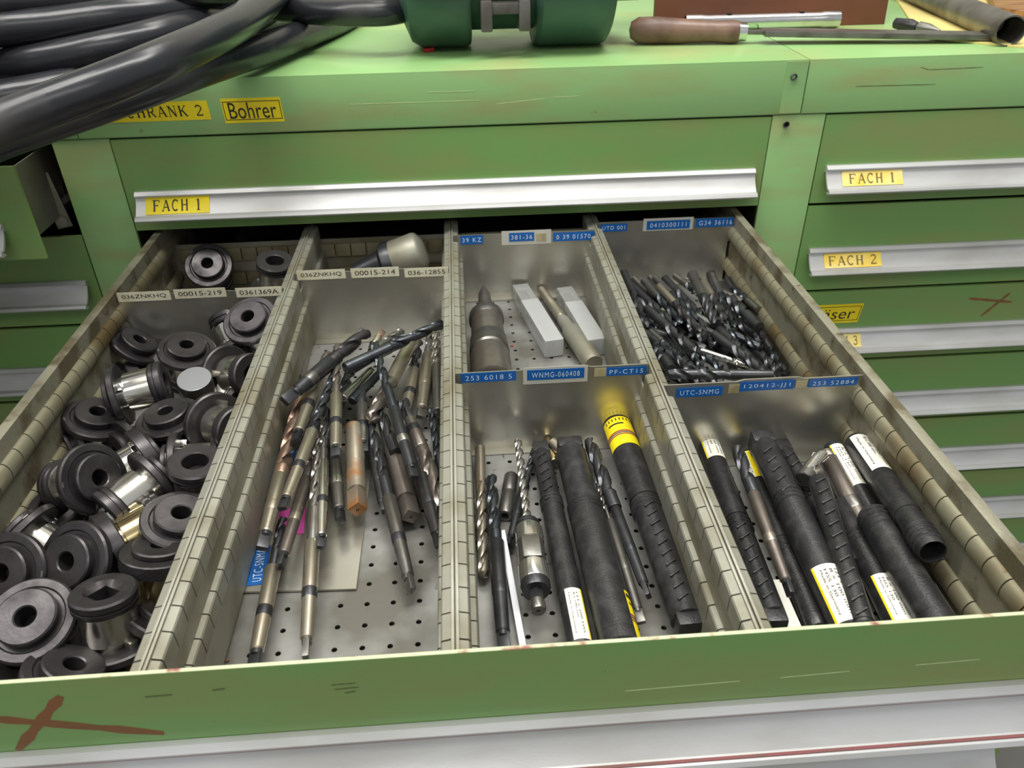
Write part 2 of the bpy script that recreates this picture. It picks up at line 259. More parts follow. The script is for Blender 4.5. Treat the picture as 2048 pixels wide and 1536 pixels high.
# ------------------------------------------------------------------ numbers measured on the place (metres)
XD = (0.1875, 0.3469, 0.5079); YF = -0.5865; ZF = -0.188; ZT = -0.1096; HD = 0.1036; PITCH = 0.0179; DW = 0.70; COL = 0.0584
TB = {
 'bohrer': [0.12237, 0.18239, 0.01059, 0.03506],
 'schrank': [0.00881, 0.10894, 0.01511, 0.03384],
 'fach1r': [0.78717, 0.85688, -0.07713, -0.06075],
 'fach2r': [0.78744, 0.85695, -0.1842, -0.16655],
 'fach3r': [0.80449, 0.85847, -0.29022, -0.27365],
 'fraeser': [0.77796, 0.85312, -0.2628, -0.23604],
 'cross_r': [((0.9916, -0.2365), (1.0504, -0.2445)), ((1.0433, -0.2314), (1.0157, -0.2628))],
 'cross_f': [((0.107, -0.129), (0.1904, -0.1523)), ((0.1488, -0.1157), (0.1131, -0.158))],
 'scr_f': [
  ((0.4364, -0.1442), (0.4992, -0.1425)),
  ((0.5212, -0.142), (0.5598, -0.1406)),
  ((0.5959, -0.1393), (0.6321, -0.1381)),
 ],
 'scr_fd': [
  ((0.2824, -0.1218), (0.2951, -0.1215)),
  ((0.2834, -0.1256), (0.2963, -0.125)),
  ((0.2885, -0.1291), (0.2943, -0.1281)),
  ((0.1888, -0.1211), (0.2027, -0.1206)),
  ((0.223, -0.1192), (0.2294, -0.1187)),
 ],
 'scr_c': [
  ((0.4022, 0.021), (0.453, 0.0249)),
  ((0.4608, 0.0257), (0.4897, 0.0263)),
  ((0.2512, 0.0254), (0.3851, 0.0251)),
  ((0.3289, 0.0349), (0.3803, 0.0347)),
 ],
 'scr_cd': [
  ((0.8502, 0.0438), (0.8596, 0.041)),
  ((0.8596, 0.041), (0.9189, 0.0417)),
  ((0.7839, 0.0266), (0.8716, 0.0259)),
 ],
 'lever': [-0.07906, 0.012, -0.09977],
 'yback': 0.02,
 'plates': [
  {'x0': 0.0265, 'x1': 0.1849, 'y': -0.1454, 'zb': -0.1876, 'zt': -0.1096, 'label': 'partition plate with three cream labels behind the black bushings', 'tapes': ((0.02772, 0.07728, -0.11618, -0.10635, '036ZNKHQ', 'w'), (0.08114, 0.12993, -0.1154, -0.10555, '00015-219', 'w'), (0.13923, 0.18291, -0.11688, -0.10698, '0361369A', 'w')), 'mid': 0.0004},
  {'x0': 0.1901, 'x1': 0.3443, 'y': -0.1129, 'zb': -0.1876, 'zt': -0.1096, 'label': 'partition plate with three cream labels behind the long drills', 'tapes': ((0.19234, 0.24052, -0.11692, -0.10663, '036ZNKHQ', 'w'), (0.24612, 0.29409, -0.11705, -0.10673, '00015-214', 'w'), (0.29954, 0.34387, -0.119, -0.10921, '036-12855', 'w')), 'mid': 0.0004},
  {'x0': 0.3495, 'x1': 0.5053, 'y': -0.033, 'zb': -0.1876, 'zt': -0.1096, 'label': 'partition plate with three small blue labels behind the plastic boxes', 'tapes': ((0.40239, 0.45726, -0.12305, -0.10672, '', 'c'), (0.35717, 0.38195, -0.12015, -0.11011, '39 KZ', 'b'), (0.41069, 0.43837, -0.11909, -0.10903, '381-36', 'b'), (0.44059, 0.4517, -0.11973, -0.11091, '', 'g'), (0.45949, 0.5047, -0.12108, -0.11099, '0 39 01570', 'b')), 'mid': 0.0016},
  {'x0': 0.3495, 'x1': 0.5053, 'y': -0.3138, 'zb': -0.1876, 'zt': -0.1096, 'label': 'partition plate with three blue labels behind the black tubes with yellow band', 'tapes': ((0.40347, 0.45585, -0.12315, -0.10754, '', 'c'), (0.35361, 0.39783, -0.11837, -0.10968, '253 6018 5', 'b'), (0.40671, 0.45296, -0.11922, -0.10958, 'WNMG-060408', 'b'), (0.46113, 0.4709, -0.1188, -0.11096, '', 'g'), (0.47093, 0.50365, -0.11887, -0.11102, 'PF-CT15', 'b')), 'mid': 0.0016},
  {'x0': 0.5105, 'x1': 0.669, 'y': -0.0125, 'zb': -0.1876, 'zt': -0.1096, 'label': 'partition plate with three blue labels at the far right corner', 'tapes': ((0.56447, 0.62195, -0.12217, -0.1073, '', 'c'), (0.51534, 0.54619, -0.12074, -0.1117, 'UTD 001', 'b'), (0.5685, 0.61803, -0.12051, -0.11016, '0410300111', 'b'), (0.62499, 0.67051, -0.12019, -0.1098, 'G34 36116', 'b')), 'mid': 0.0016},
  {'x0': 0.5105, 'x1': 0.669, 'y': -0.346, 'zb': -0.1876, 'zt': -0.1096, 'label': 'partition plate with three blue labels in front of the heap of short drills', 'tapes': ((0.52057, 0.55707, -0.121, -0.11256, 'UTC-SNMG', 'b'), (0.56169, 0.57038, -0.11965, -0.11163, '', 'g'), (0.57024, 0.61399, -0.11842, -0.10996, '120412-JJ1', 'b'), (0.61498, 0.62372, -0.11826, -0.11111, '', 'g'), (0.62534, 0.66465, -0.11794, -0.11079, '253 52884', 'b')), 'mid': 0.0016},
 ],
 'drills': [
  {'p0': (0.26464, -0.17978, -0.142), 'p1': (0.20494, -0.2933, -0.142), 'r': 0.00709, 'label': 'thick dark taper shank drill lying diagonally on top, tang towards the left divider', 'ff': 0.4, 'fc': 'black_ox', 'sc': 'dark', 'bc': 'grey'},
  {'p0': (0.33805, -0.17736, -0.138), 'p1': (0.25156, -0.25235, -0.138), 'r': 0.00548, 'label': 'blued drill lying across the pile with its tip at the back right', 'k': 'straight', 'ff': 0.58, 'fc': 'blue', 'sc': 'blue'},
  {'p0': (0.30029, -0.17541, -0.152), 'p1': (0.2527, -0.23596, -0.15), 'r': 0.00497, 'label': 'short blued drill just below the one lying across the pile', 'k': 'straight', 'ff': 0.52, 'fc': 'blue', 'sc': 'blue'},
  {'p0': (0.27301, -0.20832, -0.138), 'p1': (0.31559, -0.38658, -0.154), 'r': 0.00507, 'label': 'slender blued drill with a bright ring crossing the middle of the pile', 'ff': 0.4, 'fr': 0.85, 'fc': 'blue', 'sc': 'dark', 'bc': 'bright', 'nf': 0.55},
  {'p0': (0.29993, -0.26201, -0.168), 'p1': (0.33476, -0.44549, -0.17), 'r': 0.00595, 'label': 'black taper shank drill near the middle divider with tang over bare floor', 'ff': 0.28, 'fc': 'dark', 'sc': 'black_ox', 'nf': 0.5},
  {'p0': (0.27441, -0.29731, -0.168), 'p1': (0.31501, -0.47943, -0.175), 'r': 0.00567, 'label': 'drill with silver grey shank lying alone over the perforated floor', 'ff': 0.38, 'fr': 0.8, 'fc': 'dark', 'sc': 'grey', 'nf': 0.5, 'tc': 'grey'},
  {'p0': (0.28567, -0.28429, -0.174), 'p1': (0.31205, -0.40776, -0.174), 'r': 0.00779, 'label': 'thick dark brown square ended shank under the crossing drills', 'k': 'tap', 'sc': 'brown'},
  {'p0': (0.27136, -0.2916, -0.172), 'p1': (0.29146, -0.40166, -0.173), 'r': 0.0041, 'label': 'thin black taper shank just right of the rusty shank', 'ff': 0.25, 'fc': 'dark', 'sc': 'dark'},
  {'p0': (0.26077, -0.30236, -0.166), 'p1': (0.27296, -0.40334, -0.168), 'r': 0.00777, 'label': 'rusty thick shank with square end in the middle of the pile', 'k': 'tap', 'sc': 'rust'},
  {'p0': (0.23708, -0.19677, -0.146), 'p1': (0.25442, -0.36159, -0.15), 'r': 0.0052, 'label': 'drill with brownish shank standing nearly upright in the picture above another tang', 'ff': 0.42, 'fr': 0.72, 'fc': 'brown', 'sc': 'bronze', 'nf': 0.5},
  {'p0': (0.23535, -0.26591, -0.172), 'p1': (0.26118, -0.41193, -0.17), 'r': 0.00549, 'label': 'grey taper shank with bright ring directly below the brownish one', 'ff': 0.34, 'fr': 0.8, 'fc': 'dark', 'sc': 'grey', 'nf': 0.42, 'bc': 'bright'},
  {'p0': (0.23189, -0.25958, -0.16), 'p1': (0.25167, -0.44243, -0.166), 'r': 0.0047, 'label': 'drill with bright silver shank and black tang left of the rusty shank', 'ff': 0.42, 'fr': 0.8, 'fc': 'grey', 'sc': 'bright', 'nf': 0.5},
  {'p0': (0.24022, -0.23648, -0.15), 'p1': (0.22412, -0.41995, -0.148), 'r': 0.00494, 'label': 'long drill with pale bronze shank pointing down to the pink label', 'ff': 0.48, 'fr': 0.85, 'fc': 'blue', 'sc': 'bronze', 'nf': 0.5},
  {'p0': (0.22498, -0.18699, -0.16), 'p1': (0.21854, -0.33425, -0.154), 'r': 0.006, 'label': 'bronze coloured shank emerging under the diagonal drill at left', 'ff': 0.22, 'fr': 0.7, 'fc': 'brown', 'sc': 'bronze', 'nf': 0.3},
  {'p0': (0.19362, -0.1233, -0.176), 'p1': (0.19835, -0.24794, -0.174), 'r': 0.00452, 'label': 'dull brown slim drill lying along the left divider at the back', 'ff': 0.3, 'fc': 'brown', 'sc': 'brown'},
  {'p0': (0.21009, -0.25063, -0.162), 'p1': (0.21144, -0.44197, -0.164), 'r': 0.00623, 'label': 'large copper coloured drill with wide flutes by the left divider', 'ff': 0.55, 'fr': 1.05, 'fc': 'copper', 'sc': 'bronze', 'nf': 0.6, 'bc': 'bronze'},
  {'p0': (0.1957, -0.41872, -0.178), 'p1': (0.19732, -0.2882, -0.176), 'r': 0.00388, 'label': 'thin black drill squeezed along the left divider, point to the front', 'k': 'straight', 'ff': 0.7, 'fc': 'dark', 'sc': 'dark'},
  {'p0': (0.23226, -0.30641, -0.17), 'p1': (0.22552, -0.45613, -0.168), 'r': 0.00511, 'label': 'grey brown taper shank beside the pink label', 'ff': 0.3, 'fr': 0.9, 'fc': 'grey', 'sc': 'brown', 'nf': 0.38, 'bc': 'bronze'},
  {'p0': (0.23465, -0.32522, -0.16), 'p1': (0.25222, -0.52674, -0.176), 'r': 0.00552, 'label': 'drill with pale bronze shank reaching over the loose plate to the front', 'ff': 0.38, 'fr': 0.8, 'fc': 'grey', 'sc': 'bronze', 'nf': 0.54, 'tc': 'grey'},
  {'p0': (0.21698, -0.40067, -0.174), 'p1': (0.22194, -0.53371, -0.174), 'r': 0.00558, 'label': 'drill at the front edge of the drawer with its shank over the loose plate edge', 'ff': 0.26, 'fr': 0.7, 'fc': 'dark', 'sc': 'bronze', 'nf': 0.38},
  {'p0': (0.27578, -0.30538, -0.158), 'p1': (0.30528, -0.1718, -0.16), 'r': 0.00663, 'label': 'brown drill with bronze shank pointing down left under the blued drill', 'ff': 0.45, 'fr': 1.0, 'fc': 'brown', 'sc': 'bronze', 'k': 'straight'},
  {'p0': (0.31037, -0.15027, -0.174), 'p1': (0.30179, -0.28575, -0.174), 'r': 0.00588, 'label': 'short drill with bronze shank right of the crossing drill', 'ff': 0.34, 'fr': 0.8, 'fc': 'dark', 'sc': 'bronze', 'nf': 0.4},
  {'p0': (0.32215, -0.12877, -0.174), 'p1': (0.31625, -0.28538, -0.172), 'r': 0.00609, 'label': 'drill with grey bronze shank and pale flat tang near the back right', 'ff': 0.26, 'fr': 0.75, 'fc': 'grey', 'sc': 'bronze', 'nf': 0.32, 'tc': 'grey', 'bc': 'bronze'},
  {'p0': (0.32772, -0.13846, -0.17), 'p1': (0.33094, -0.27769, -0.172), 'r': 0.00462, 'label': 'drill with very bright flutes right beside the middle divider', 'k': 'straight', 'ff': 0.46, 'fc': 'bright', 'sc': 'grey', 'depth': 0.68, 'pitch': 7.5},
  {'p0': (0.32519, -0.26457, -0.176), 'p1': (0.33629, -0.38427, -0.176), 'r': 0.00423, 'label': 'dark blue drill lying along the middle divider', 'k': 'straight', 'ff': 0.65, 'fc': 'blue', 'sc': 'blue'},
  {'p0': (0.33699, -0.40672, -0.166), 'p1': (0.30382, -0.28198, -0.164), 'r': 0.00607, 'label': 'dull brown drill pointing to the front right beside the middle divider', 'ff': 0.48, 'fr': 1.0, 'fc': 'brown', 'sc': 'brown', 'nf': 0.55},
  {'p0': (0.26959, -0.21684, -0.162), 'p1': (0.24904, -0.26956, -0.158), 'r': 0.00371, 'label': 'short bright cylindrical shank in the upper part of the pile', 'k': 'straight', 'ff': 0.1, 'fc': 'grey', 'sc': 'bright'},
  {'p0': (0.27874, -0.21803, -0.164), 'p1': (0.25628, -0.26905, -0.162), 'r': 0.00395, 'label': 'short blue grey cylindrical shank right beside the bright one', 'k': 'straight', 'ff': 0.1, 'fc': 'dark', 'sc': 'blue'},
  {'p0': (0.26387, -0.16835, -0.17), 'p1': (0.27408, -0.13826, -0.166), 'r': 0.00459, 'label': 'small bronze shank with its tang at the back plate', 'ff': 0.1, 'fc': 'bronze', 'sc': 'bronze', 'tc': 'copper', 'bc': 'bronze'},
  {'p0': (0.29542, -0.14889, -0.16), 'p1': (0.26717, -0.19246, -0.158), 'r': 0.0043, 'label': 'small grey drill behind the blued drill at the back', 'k': 'straight', 'ff': 0.7, 'fc': 'grey', 'sc': 'grey'},
  {'p0': (0.2479, -0.21147, -0.168), 'p1': (0.2392, -0.3337, -0.164), 'r': 0.00526, 'label': 'dark fluted drill half buried under the long bronze one', 'ff': 0.55, 'fr': 1.0, 'fc': 'dark', 'sc': 'dark'},
  {'p0': (0.26164, -0.24432, -0.164), 'p1': (0.27222, -0.33736, -0.166), 'r': 0.00525, 'label': 'greenish grey shank partly covered by the rusty one', 'ff': 0.2, 'fc': 'dark', 'sc': 'grey', 'nf': 0.3},
  {'p0': (0.28177, -0.2843, -0.162), 'p1': (0.29809, -0.33966, -0.166), 'r': 0.00525, 'label': 'dark fluted stub hidden under the crossing drill', 'k': 'straight', 'ff': 0.7, 'fc': 'dark', 'sc': 'dark'},
  {'p0': (0.35737, -0.43145, -0.183), 'p1': (0.35654, -0.32931, -0.182), 'r': 0.00271, 'label': 'thin dark drill lying against the middle divider in the third compartment', 'k': 'straight', 'ff': 0.5, 'fc': 'dark', 'sc': 'grey'},
  {'p0': (0.3634, -0.46695, -0.179), 'p1': (0.36601, -0.32387, -0.179), 'r': 0.0044, 'label': 'straw coloured straight drill with point to the front', 'k': 'straight', 'ff': 0.68, 'fc': 'bronze', 'sc': 'bronze'},
  {'p0': (0.37347, -0.36372, -0.176), 'p1': (0.37395, -0.53189, -0.175), 'r': 0.00584, 'label': 'long blued drill with dark shank reaching the front beside the white strip', 'ff': 0.38, 'fr': 0.82, 'fc': 'blue', 'sc': 'dark', 'nf': 0.44, 'bc': 'dark'},
  {'p0': (0.39747, -0.33197, -0.166), 'p1': (0.39693, -0.43406, -0.164), 'r': 0.00338, 'label': 'bright spiral drill clamped in the round holder', 'k': 'straight', 'ff': 0.93, 'fc': 'bright', 'sc': 'bright', 'pitch': 8},
  {'p0': (0.41397, -0.31924, -0.179), 'p1': (0.3828, -0.43862, -0.179), 'r': 0.00394, 'label': 'dark drill lying slanted under the bright spiral drill', 'ff': 0.38, 'fr': 0.75, 'fc': 'dark', 'sc': 'dark', 'nf': 0.46},
  {'p0': (0.4564, -0.33203, -0.17), 'p1': (0.47037, -0.49886, -0.172), 'r': 0.00441, 'label': 'dark drill with thick flutes lying between the two wide black tubes', 'ff': 0.4, 'fr': 1.25, 'fc': 'dark', 'sc': 'dark', 'nf': 0.5, 'bc': 'blue'},
  {'p0': (0.45586, -0.37818, -0.174), 'p1': (0.46164, -0.51891, -0.173), 'r': 0.00427, 'label': 'thin drill with silver shank beside the wide black tube', 'ff': 0.26, 'fr': 0.45, 'fc': 'grey', 'sc': 'grey', 'nf': 0.34, 'bc': 'grey', 'tc': 'grey'},
  {'p0': (0.56168, -0.38163, -0.146), 'p1': (0.55406, -0.52053, -0.154), 'r': 0.00452, 'label': 'drill with silver brown shank lying on top of the labelled black tubes', 'ff': 0.27, 'fr': 1.1, 'fc': 'dark', 'sc': 'brown', 'nf': 0.36, 'bc': 'bronze', 'tc': 'dark', 'nc': 'blue'},
  {'p0': (0.64062, -0.3682, -0.166), 'p1': (0.63638, -0.48311, -0.174), 'r': 0.00785, 'label': 'thick reddish grey shank deep between the black tubes', 'ff': 0.05, 'fc': 'brown', 'sc': 'brown', 'bc': 'grey', 'nf': 0.1},
  {'p0': (0.62954, -0.38432, -0.154), 'p1': (0.60574, -0.41017, -0.158), 'r': 0.00709, 'label': 'short wide drill point with mirror bright flute among the black tubes', 'k': 'straight', 'ff': 0.8, 'fc': 'bright', 'sc': 'grey', 'pitch': 14, 'depth': 0.7},
 ],
 'heap': [
  ('a', (0.53952, -0.17104, -0.158), (0.5389, -0.04389, -0.158), 'dark drill leaning highest against the divider at the back left of the heap'),
  ('a', (0.56994, -0.16376, -0.162), (0.54251, -0.07042, -0.162), 'dark grey short drill close to the slotted divider, third from the back plate'),
  ('b', (0.57577, -0.16532, -0.158), (0.55677, -0.06754, -0.158), 'blued slim short drill along the middle of the heap, fourth from the back plate'),
  ('d', (0.58575, -0.19516, -0.152), (0.56775, -0.09325, -0.152), 'bronze shanked short drill along the middle of the heap, sixth from the back plate'),
  ('b', (0.59347, -0.15714, -0.16), (0.57209, -0.05734, -0.16), 'blued slim short drill along the middle of the heap, third from the back plate'),
  ('a', (0.60168, -0.14204, -0.164), (0.58457, -0.05158, -0.164), 'dark grey short drill along the middle of the heap, nearest to the back plate'),
  ('a', (0.56983, -0.23368, -0.15), (0.54269, -0.14615, -0.15), 'dark drill lying on top of the heap with pale shank end at the left'),
  ('c', (0.54161, -0.17828, -0.166), (0.53466, -0.08362, -0.166), 'thick dark grey short drill close to the slotted divider, third from the back plate'),
  ('d', (0.6167, -0.17403, -0.152), (0.61827, -0.08615, -0.152), 'bronze shanked short drill near the drawer side, nearest to the back plate'),
  ('b', (0.62771, -0.17246, -0.162), (0.63915, -0.05224, -0.162), 'blued slim short drill near the drawer side, fourth from the back plate'),
  ('c', (0.62301, -0.13825, -0.166), (0.64101, -0.04138, -0.166), 'thick dark grey short drill near the drawer side, nearest to the back plate'),
  ('c', (0.63402, -0.12347, -0.152), (0.64405, -0.19191, -0.152), 'thick dark drill with shank to the front near the drawer side'),
  ('b', (0.65255, -0.08522, -0.162), (0.66305, -0.13867, -0.162), 'blued slim short drill near the drawer side, third from the back plate'),
  ('a', (0.63034, -0.25673, -0.162), (0.60275, -0.18318, -0.162), 'dark drill stretching over bare floor from the heap to the front right'),
  ('a', (0.62509, -0.23118, -0.164), (0.61103, -0.16416, -0.164), 'dark grey short drill near the drawer side, third from the back plate'),
  ('e', (0.63357, -0.24012, -0.17), (0.58654, -0.20007, -0.17), 'bright thin drill lying alone over bare floor at the front of the heap'),
  ('a', (0.53079, -0.27496, -0.146), (0.62407, -0.28531, -0.146), 'long dark drill lying crosswise in front of the heap, right behind the labels'),
  ('c', (0.54262, -0.19547, -0.164), (0.54637, -0.24141, -0.164), 'thick dark grey short drill close to the slotted divider, fifth from the back plate'),
  ('c', (0.56289, -0.24641, -0.164), (0.55832, -0.18335, -0.164), 'thick dark grey short drill along the middle of the heap, tenth from the back plate'),
  ('b', (0.55975, -0.22465, -0.162), (0.54237, -0.17333, -0.162), 'blued slim short drill close to the slotted divider, third from the back plate'),
  ('b', (0.58231, -0.23391, -0.172), (0.57478, -0.18497, -0.172), 'blued slim short drill along the middle of the heap, sixth from the back plate'),
  ('c', (0.60181, -0.19435, -0.168), (0.59821, -0.14299, -0.168), 'thick dark grey short drill along the middle of the heap, ninth from the back plate'),
  ('a', (0.65154, -0.23989, -0.174), (0.63984, -0.18781, -0.174), 'dark grey short drill near the drawer side, fourth from the back plate'),
  ('b', (0.66049, -0.2371, -0.178), (0.65979, -0.16065, -0.178), 'blued slim short drill near the drawer side, seventh from the back plate'),
  ('a', (0.62869, -0.19013, -0.172), (0.6135, -0.13718, -0.172), 'dark grey short drill near the drawer side, second from the back plate'),
  ('b', (0.58929, -0.08541, -0.174), (0.57416, -0.02709, -0.174), 'blued slim short drill along the middle of the heap, nearest to the back plate'),
  ('c', (0.64961, -0.14071, -0.172), (0.64734, -0.05817, -0.172), 'thick dark grey short drill near the drawer side, second from the back plate'),
  ('b', (0.65042, -0.22457, -0.178), (0.64206, -0.15057, -0.178), 'blued slim short drill near the drawer side, sixth from the back plate'),
  ('b', (0.62331, -0.09268, -0.172), (0.60261, -0.03017, -0.172), 'blued slim short drill near the drawer side, nearest to the back plate'),
  ('a', (0.65766, -0.13419, -0.176), (0.66244, -0.03854, -0.176), 'dark grey short drill near the drawer side, nearest to the back plate'),
  ('b', (0.57494, -0.11681, -0.172), (0.55402, -0.03317, -0.172), 'blued slim short drill along the middle of the heap, second from the back plate'),
  ('a', (0.60915, -0.15994, -0.168), (0.59419, -0.08563, -0.168), 'dark grey short drill along the middle of the heap, second from the back plate'),
  ('d', (0.62434, -0.15617, -0.18333), (0.57647, -0.08162, -0.18167), 'bronze shanked short drill along the middle of the heap, third from the back plate'),
  ('b', (0.62027, -0.16544, -0.18269), (0.61268, -0.23988, -0.18231), 'blued slim short drill near the drawer side, eighth from the back plate'),
  ('d', (0.58536, -0.26203, -0.18195), (0.55464, -0.1933, -0.18305), 'bronze shanked short drill along the middle of the heap, eighth from the back plate'),
  ('a', (0.525, -0.08014, -0.18312), (0.58118, -0.13883, -0.18188), 'dark grey short drill close to the slotted divider, nearest to the back plate'),
  ('b', (0.55189, -0.21126, -0.18278), (0.58811, -0.27693, -0.18222), 'blued slim short drill along the middle of the heap, seventh from the back plate'),
  ('d', (0.5983, -0.0858, -0.18216), (0.58494, -0.17373, -0.18284), 'bronze shanked short drill along the middle of the heap, fifth from the back plate'),
  ('a', (0.54839, -0.14931, -0.18234), (0.58435, -0.21788, -0.18266), 'dark grey short drill along the middle of the heap, fourth from the back plate'),
  ('c', (0.5778, -0.09085, -0.1828), (0.61736, -0.15854, -0.1822), 'thick dark grey short drill along the middle of the heap, second from the back plate'),
  ('d', (0.57564, -0.20382, -0.18275), (0.53316, -0.12552, -0.18225), 'bronze shanked short drill close to the slotted divider, nearest to the back plate'),
  ('a', (0.55931, -0.14567, -0.18331), (0.525, -0.0765, -0.18169), 'dark grey short drill close to the slotted divider, second from the back plate'),
  ('c', (0.58745, -0.10151, -0.18257), (0.63118, -0.17643, -0.18243), 'thick dark grey short drill along the middle of the heap, fourth from the back plate'),
  ('c', (0.64431, -0.24061, -0.18204), (0.61316, -0.16409, -0.18296), 'thick dark grey short drill near the drawer side, fourth from the back plate'),
  ('c', (0.59034, -0.27494, -0.17331), (0.54966, -0.2026, -0.17469), 'thick dark grey short drill along the middle of the heap, eleventh from the back plate'),
  ('a', (0.54808, -0.08648, -0.17433), (0.57981, -0.16463, -0.17367), 'dark grey short drill along the middle of the heap, third from the back plate'),
  ('d', (0.6125, -0.15723, -0.17385), (0.58913, -0.08759, -0.17415), 'bronze shanked short drill along the middle of the heap, fourth from the back plate'),
  ('b', (0.56185, -0.14928, -0.17377), (0.525, -0.08893, -0.17423), 'blued slim short drill close to the slotted divider, second from the back plate'),
  ('b', (0.56417, -0.11822, -0.17366), (0.525, -0.06031, -0.17434), 'blued slim short drill close to the slotted divider, nearest to the back plate'),
  ('d', (0.58301, -0.07551, -0.17456), (0.61937, -0.14657, -0.17344), 'bronze shanked short drill along the middle of the heap, second from the back plate'),
  ('c', (0.5964, -0.19404, -0.17402), (0.53551, -0.14189, -0.17398), 'thick dark grey short drill along the middle of the heap, eighth from the back plate'),
  ('b', (0.60041, -0.22965, -0.17418), (0.57019, -0.1614, -0.17382), 'blued slim short drill along the middle of the heap, fifth from the back plate'),
  ('c', (0.58538, -0.11995, -0.17337), (0.61628, -0.20029, -0.17463), 'thick dark grey short drill along the middle of the heap, seventh from the back plate'),
  ('c', (0.5615, -0.14601, -0.17477), (0.525, -0.07363, -0.17323), 'thick dark grey short drill close to the slotted divider, nearest to the back plate'),
  ('c', (0.58837, -0.16462, -0.17435), (0.55795, -0.08586, -0.17365), 'thick dark grey short drill along the middle of the heap, third from the back plate'),
  ('c', (0.57762, -0.11435, -0.17441), (0.62881, -0.17822, -0.17359), 'thick dark grey short drill along the middle of the heap, fifth from the back plate'),
  ('d', (0.5909, -0.14732, -0.1651), (0.57632, -0.06501, -0.1659), 'bronze shanked short drill along the middle of the heap, nearest to the back plate'),
  ('c', (0.57574, -0.14372, -0.1647), (0.56777, -0.0597, -0.1663), 'thick dark grey short drill along the middle of the heap, nearest to the back plate'),
  ('d', (0.61334, -0.18743, -0.16519), (0.56547, -0.1226, -0.16581), 'bronze shanked short drill along the middle of the heap, seventh from the back plate'),
  ('c', (0.58294, -0.14182, -0.16563), (0.525, -0.08285, -0.16537), 'thick dark grey short drill close to the slotted divider, second from the back plate'),
  ('a', (0.58985, -0.27268, -0.16522), (0.55015, -0.20793, -0.16578), 'dark grey short drill along the middle of the heap, fifth from the back plate'),
  ('b', (0.6128, -0.04275, -0.16619), (0.655, -0.11413, -0.16481), 'blued slim short drill near the drawer side, second from the back plate'),
  ('c', (0.59428, -0.18741, -0.16593), (0.57708, -0.11616, -0.16507), 'thick dark grey short drill along the middle of the heap, sixth from the back plate'),
  ('c', (0.525, -0.14176, -0.16611), (0.55499, -0.21042, -0.16489), 'thick dark grey short drill close to the slotted divider, fourth from the back plate'),
  ('c', (0.6519, -0.19324, -0.16587), (0.62062, -0.10979, -0.16513), 'thick dark grey short drill near the drawer side, third from the back plate'),
  ('b', (0.6445, -0.20826, -0.16572), (0.59739, -0.13924, -0.16528), 'blued slim short drill near the drawer side, fifth from the back plate'),
 ],
 'mills': [((0.60979, -0.17276, -0.158), (0.61174, -0.06368, -0.154), 0.0063, 'dark roughing cutter with wavy teeth in the middle of the drill heap')],
 'bushings': [
  ('n', 'bright', (0.09633, -0.19101, -0.148), (0.24639, -0.16864, 0.95439), 'black flanged bushing facing up, just below the middle cream label'),
  ('n', 'bright', (0.15627, -0.17482, -0.128), (-0.1156, -0.46917, 0.87551), 'black flanged bushing leaning on the divider right below the right cream label'),
  ('n', 'bright', (0.04143, -0.16975, -0.152), (0.62075, 0.07728, 0.78019), 'tilted black bushing at the back left of the pile'),
  ('n', 'bright', (0.0484, -0.29018, -0.152), (0.37123, -0.0127, 0.92845), 'black flanged bushing facing up near the left drawer wall, halfway back'),
  ('n', 'bright', (0.11432, -0.30721, -0.144), (-0.07937, -0.03605, 0.99619), 'black flanged bushing in front of the polished lying one'),
  ('n', 'bright', (0.06662, -0.27677, -0.138), (-0.96252, -0.25244, -0.09919), 'bushing lying on its side with broad polished body, on top of the pile'),
  ('n', 'bright', (0.14288, -0.23239, -0.15), (-0.77516, 0.56255, -0.28751), 'bushing showing its bored end, against the divider at the back'),
  ('n', 'bright', (0.15191, -0.31205, -0.148), (-0.7134, 0.65418, -0.25122), 'grey bushing showing its bored end, against the divider halfway'),
  ('n', 'bright', (0.05056, -0.18716, -0.17), (0.32507, -0.26147, 0.90882), 'bushing half hidden under the polished lying one'),
  ('n', 'bright', (0.13453, -0.15936, -0.168), (0.34793, -0.67297, -0.65273), 'dark bushing deep under the one leaning on the divider'),
  ('n', 'bright', (0.14714, -0.24215, -0.172), (0.75399, -0.40023, -0.52088), 'dark bushing edge deep beside the divider'),
  ('n', 'bright', (0.08484, -0.387, -0.138), (0.84479, -0.35443, 0.40088), 'large black bushing facing right with polished body to its left'),
  ('n', 'bright', (0.15921, -0.43296, -0.142), (0.27627, -0.06545, 0.95885), 'black flanged bushing facing up close to the divider, halfway to the front'),
  ('n', 'bright', (0.1237, -0.38086, -0.148), (0.66139, 0.72831, 0.17927), 'bushing on its side with polished body pointing down left'),
  ('n', 'bright', (0.12899, -0.35165, -0.158), (-0.98312, -0.15319, 0.10006), 'bushing with bright square lugs standing on edge beside the divider'),
  ('n', 'bright', (0.15679, -0.38898, -0.162), (-0.12498, 0.02514, -0.99184), 'upright bushing with polished body close to the divider'),
  ('knurl', 'bright', (0.10364, -0.33884, -0.158), (0.7514, 0.64255, 0.15006), 'bushing with narrow knurled ring under the polished ones'),
  ('knurl', 'gold', (0.11245, -0.43669, -0.158), (-0.78047, -0.61858, -0.09073), 'bushing with wide knurled ring and straw coloured body'),
  ('n', 'bright', (0.09733, -0.45907, -0.148), (-0.27117, -0.69054, 0.67054), 'black bushing with broad face turned to the left'),
  ('n', 'bright', (0.04721, -0.4235, -0.156), (-0.77108, 0.3231, 0.54867), 'bushing by the left wall with polished body pointing down right'),
  ('n', 'bright', (0.05624, -0.46425, -0.15), (-0.1083, -0.71322, 0.69253), 'black bushing cut off by the left edge of the picture'),
  ('n', 'bright', (0.09233, -0.51118, -0.144), (0.07808, -0.38692, 0.9188), 'largest looking black bushing at the front left corner'),
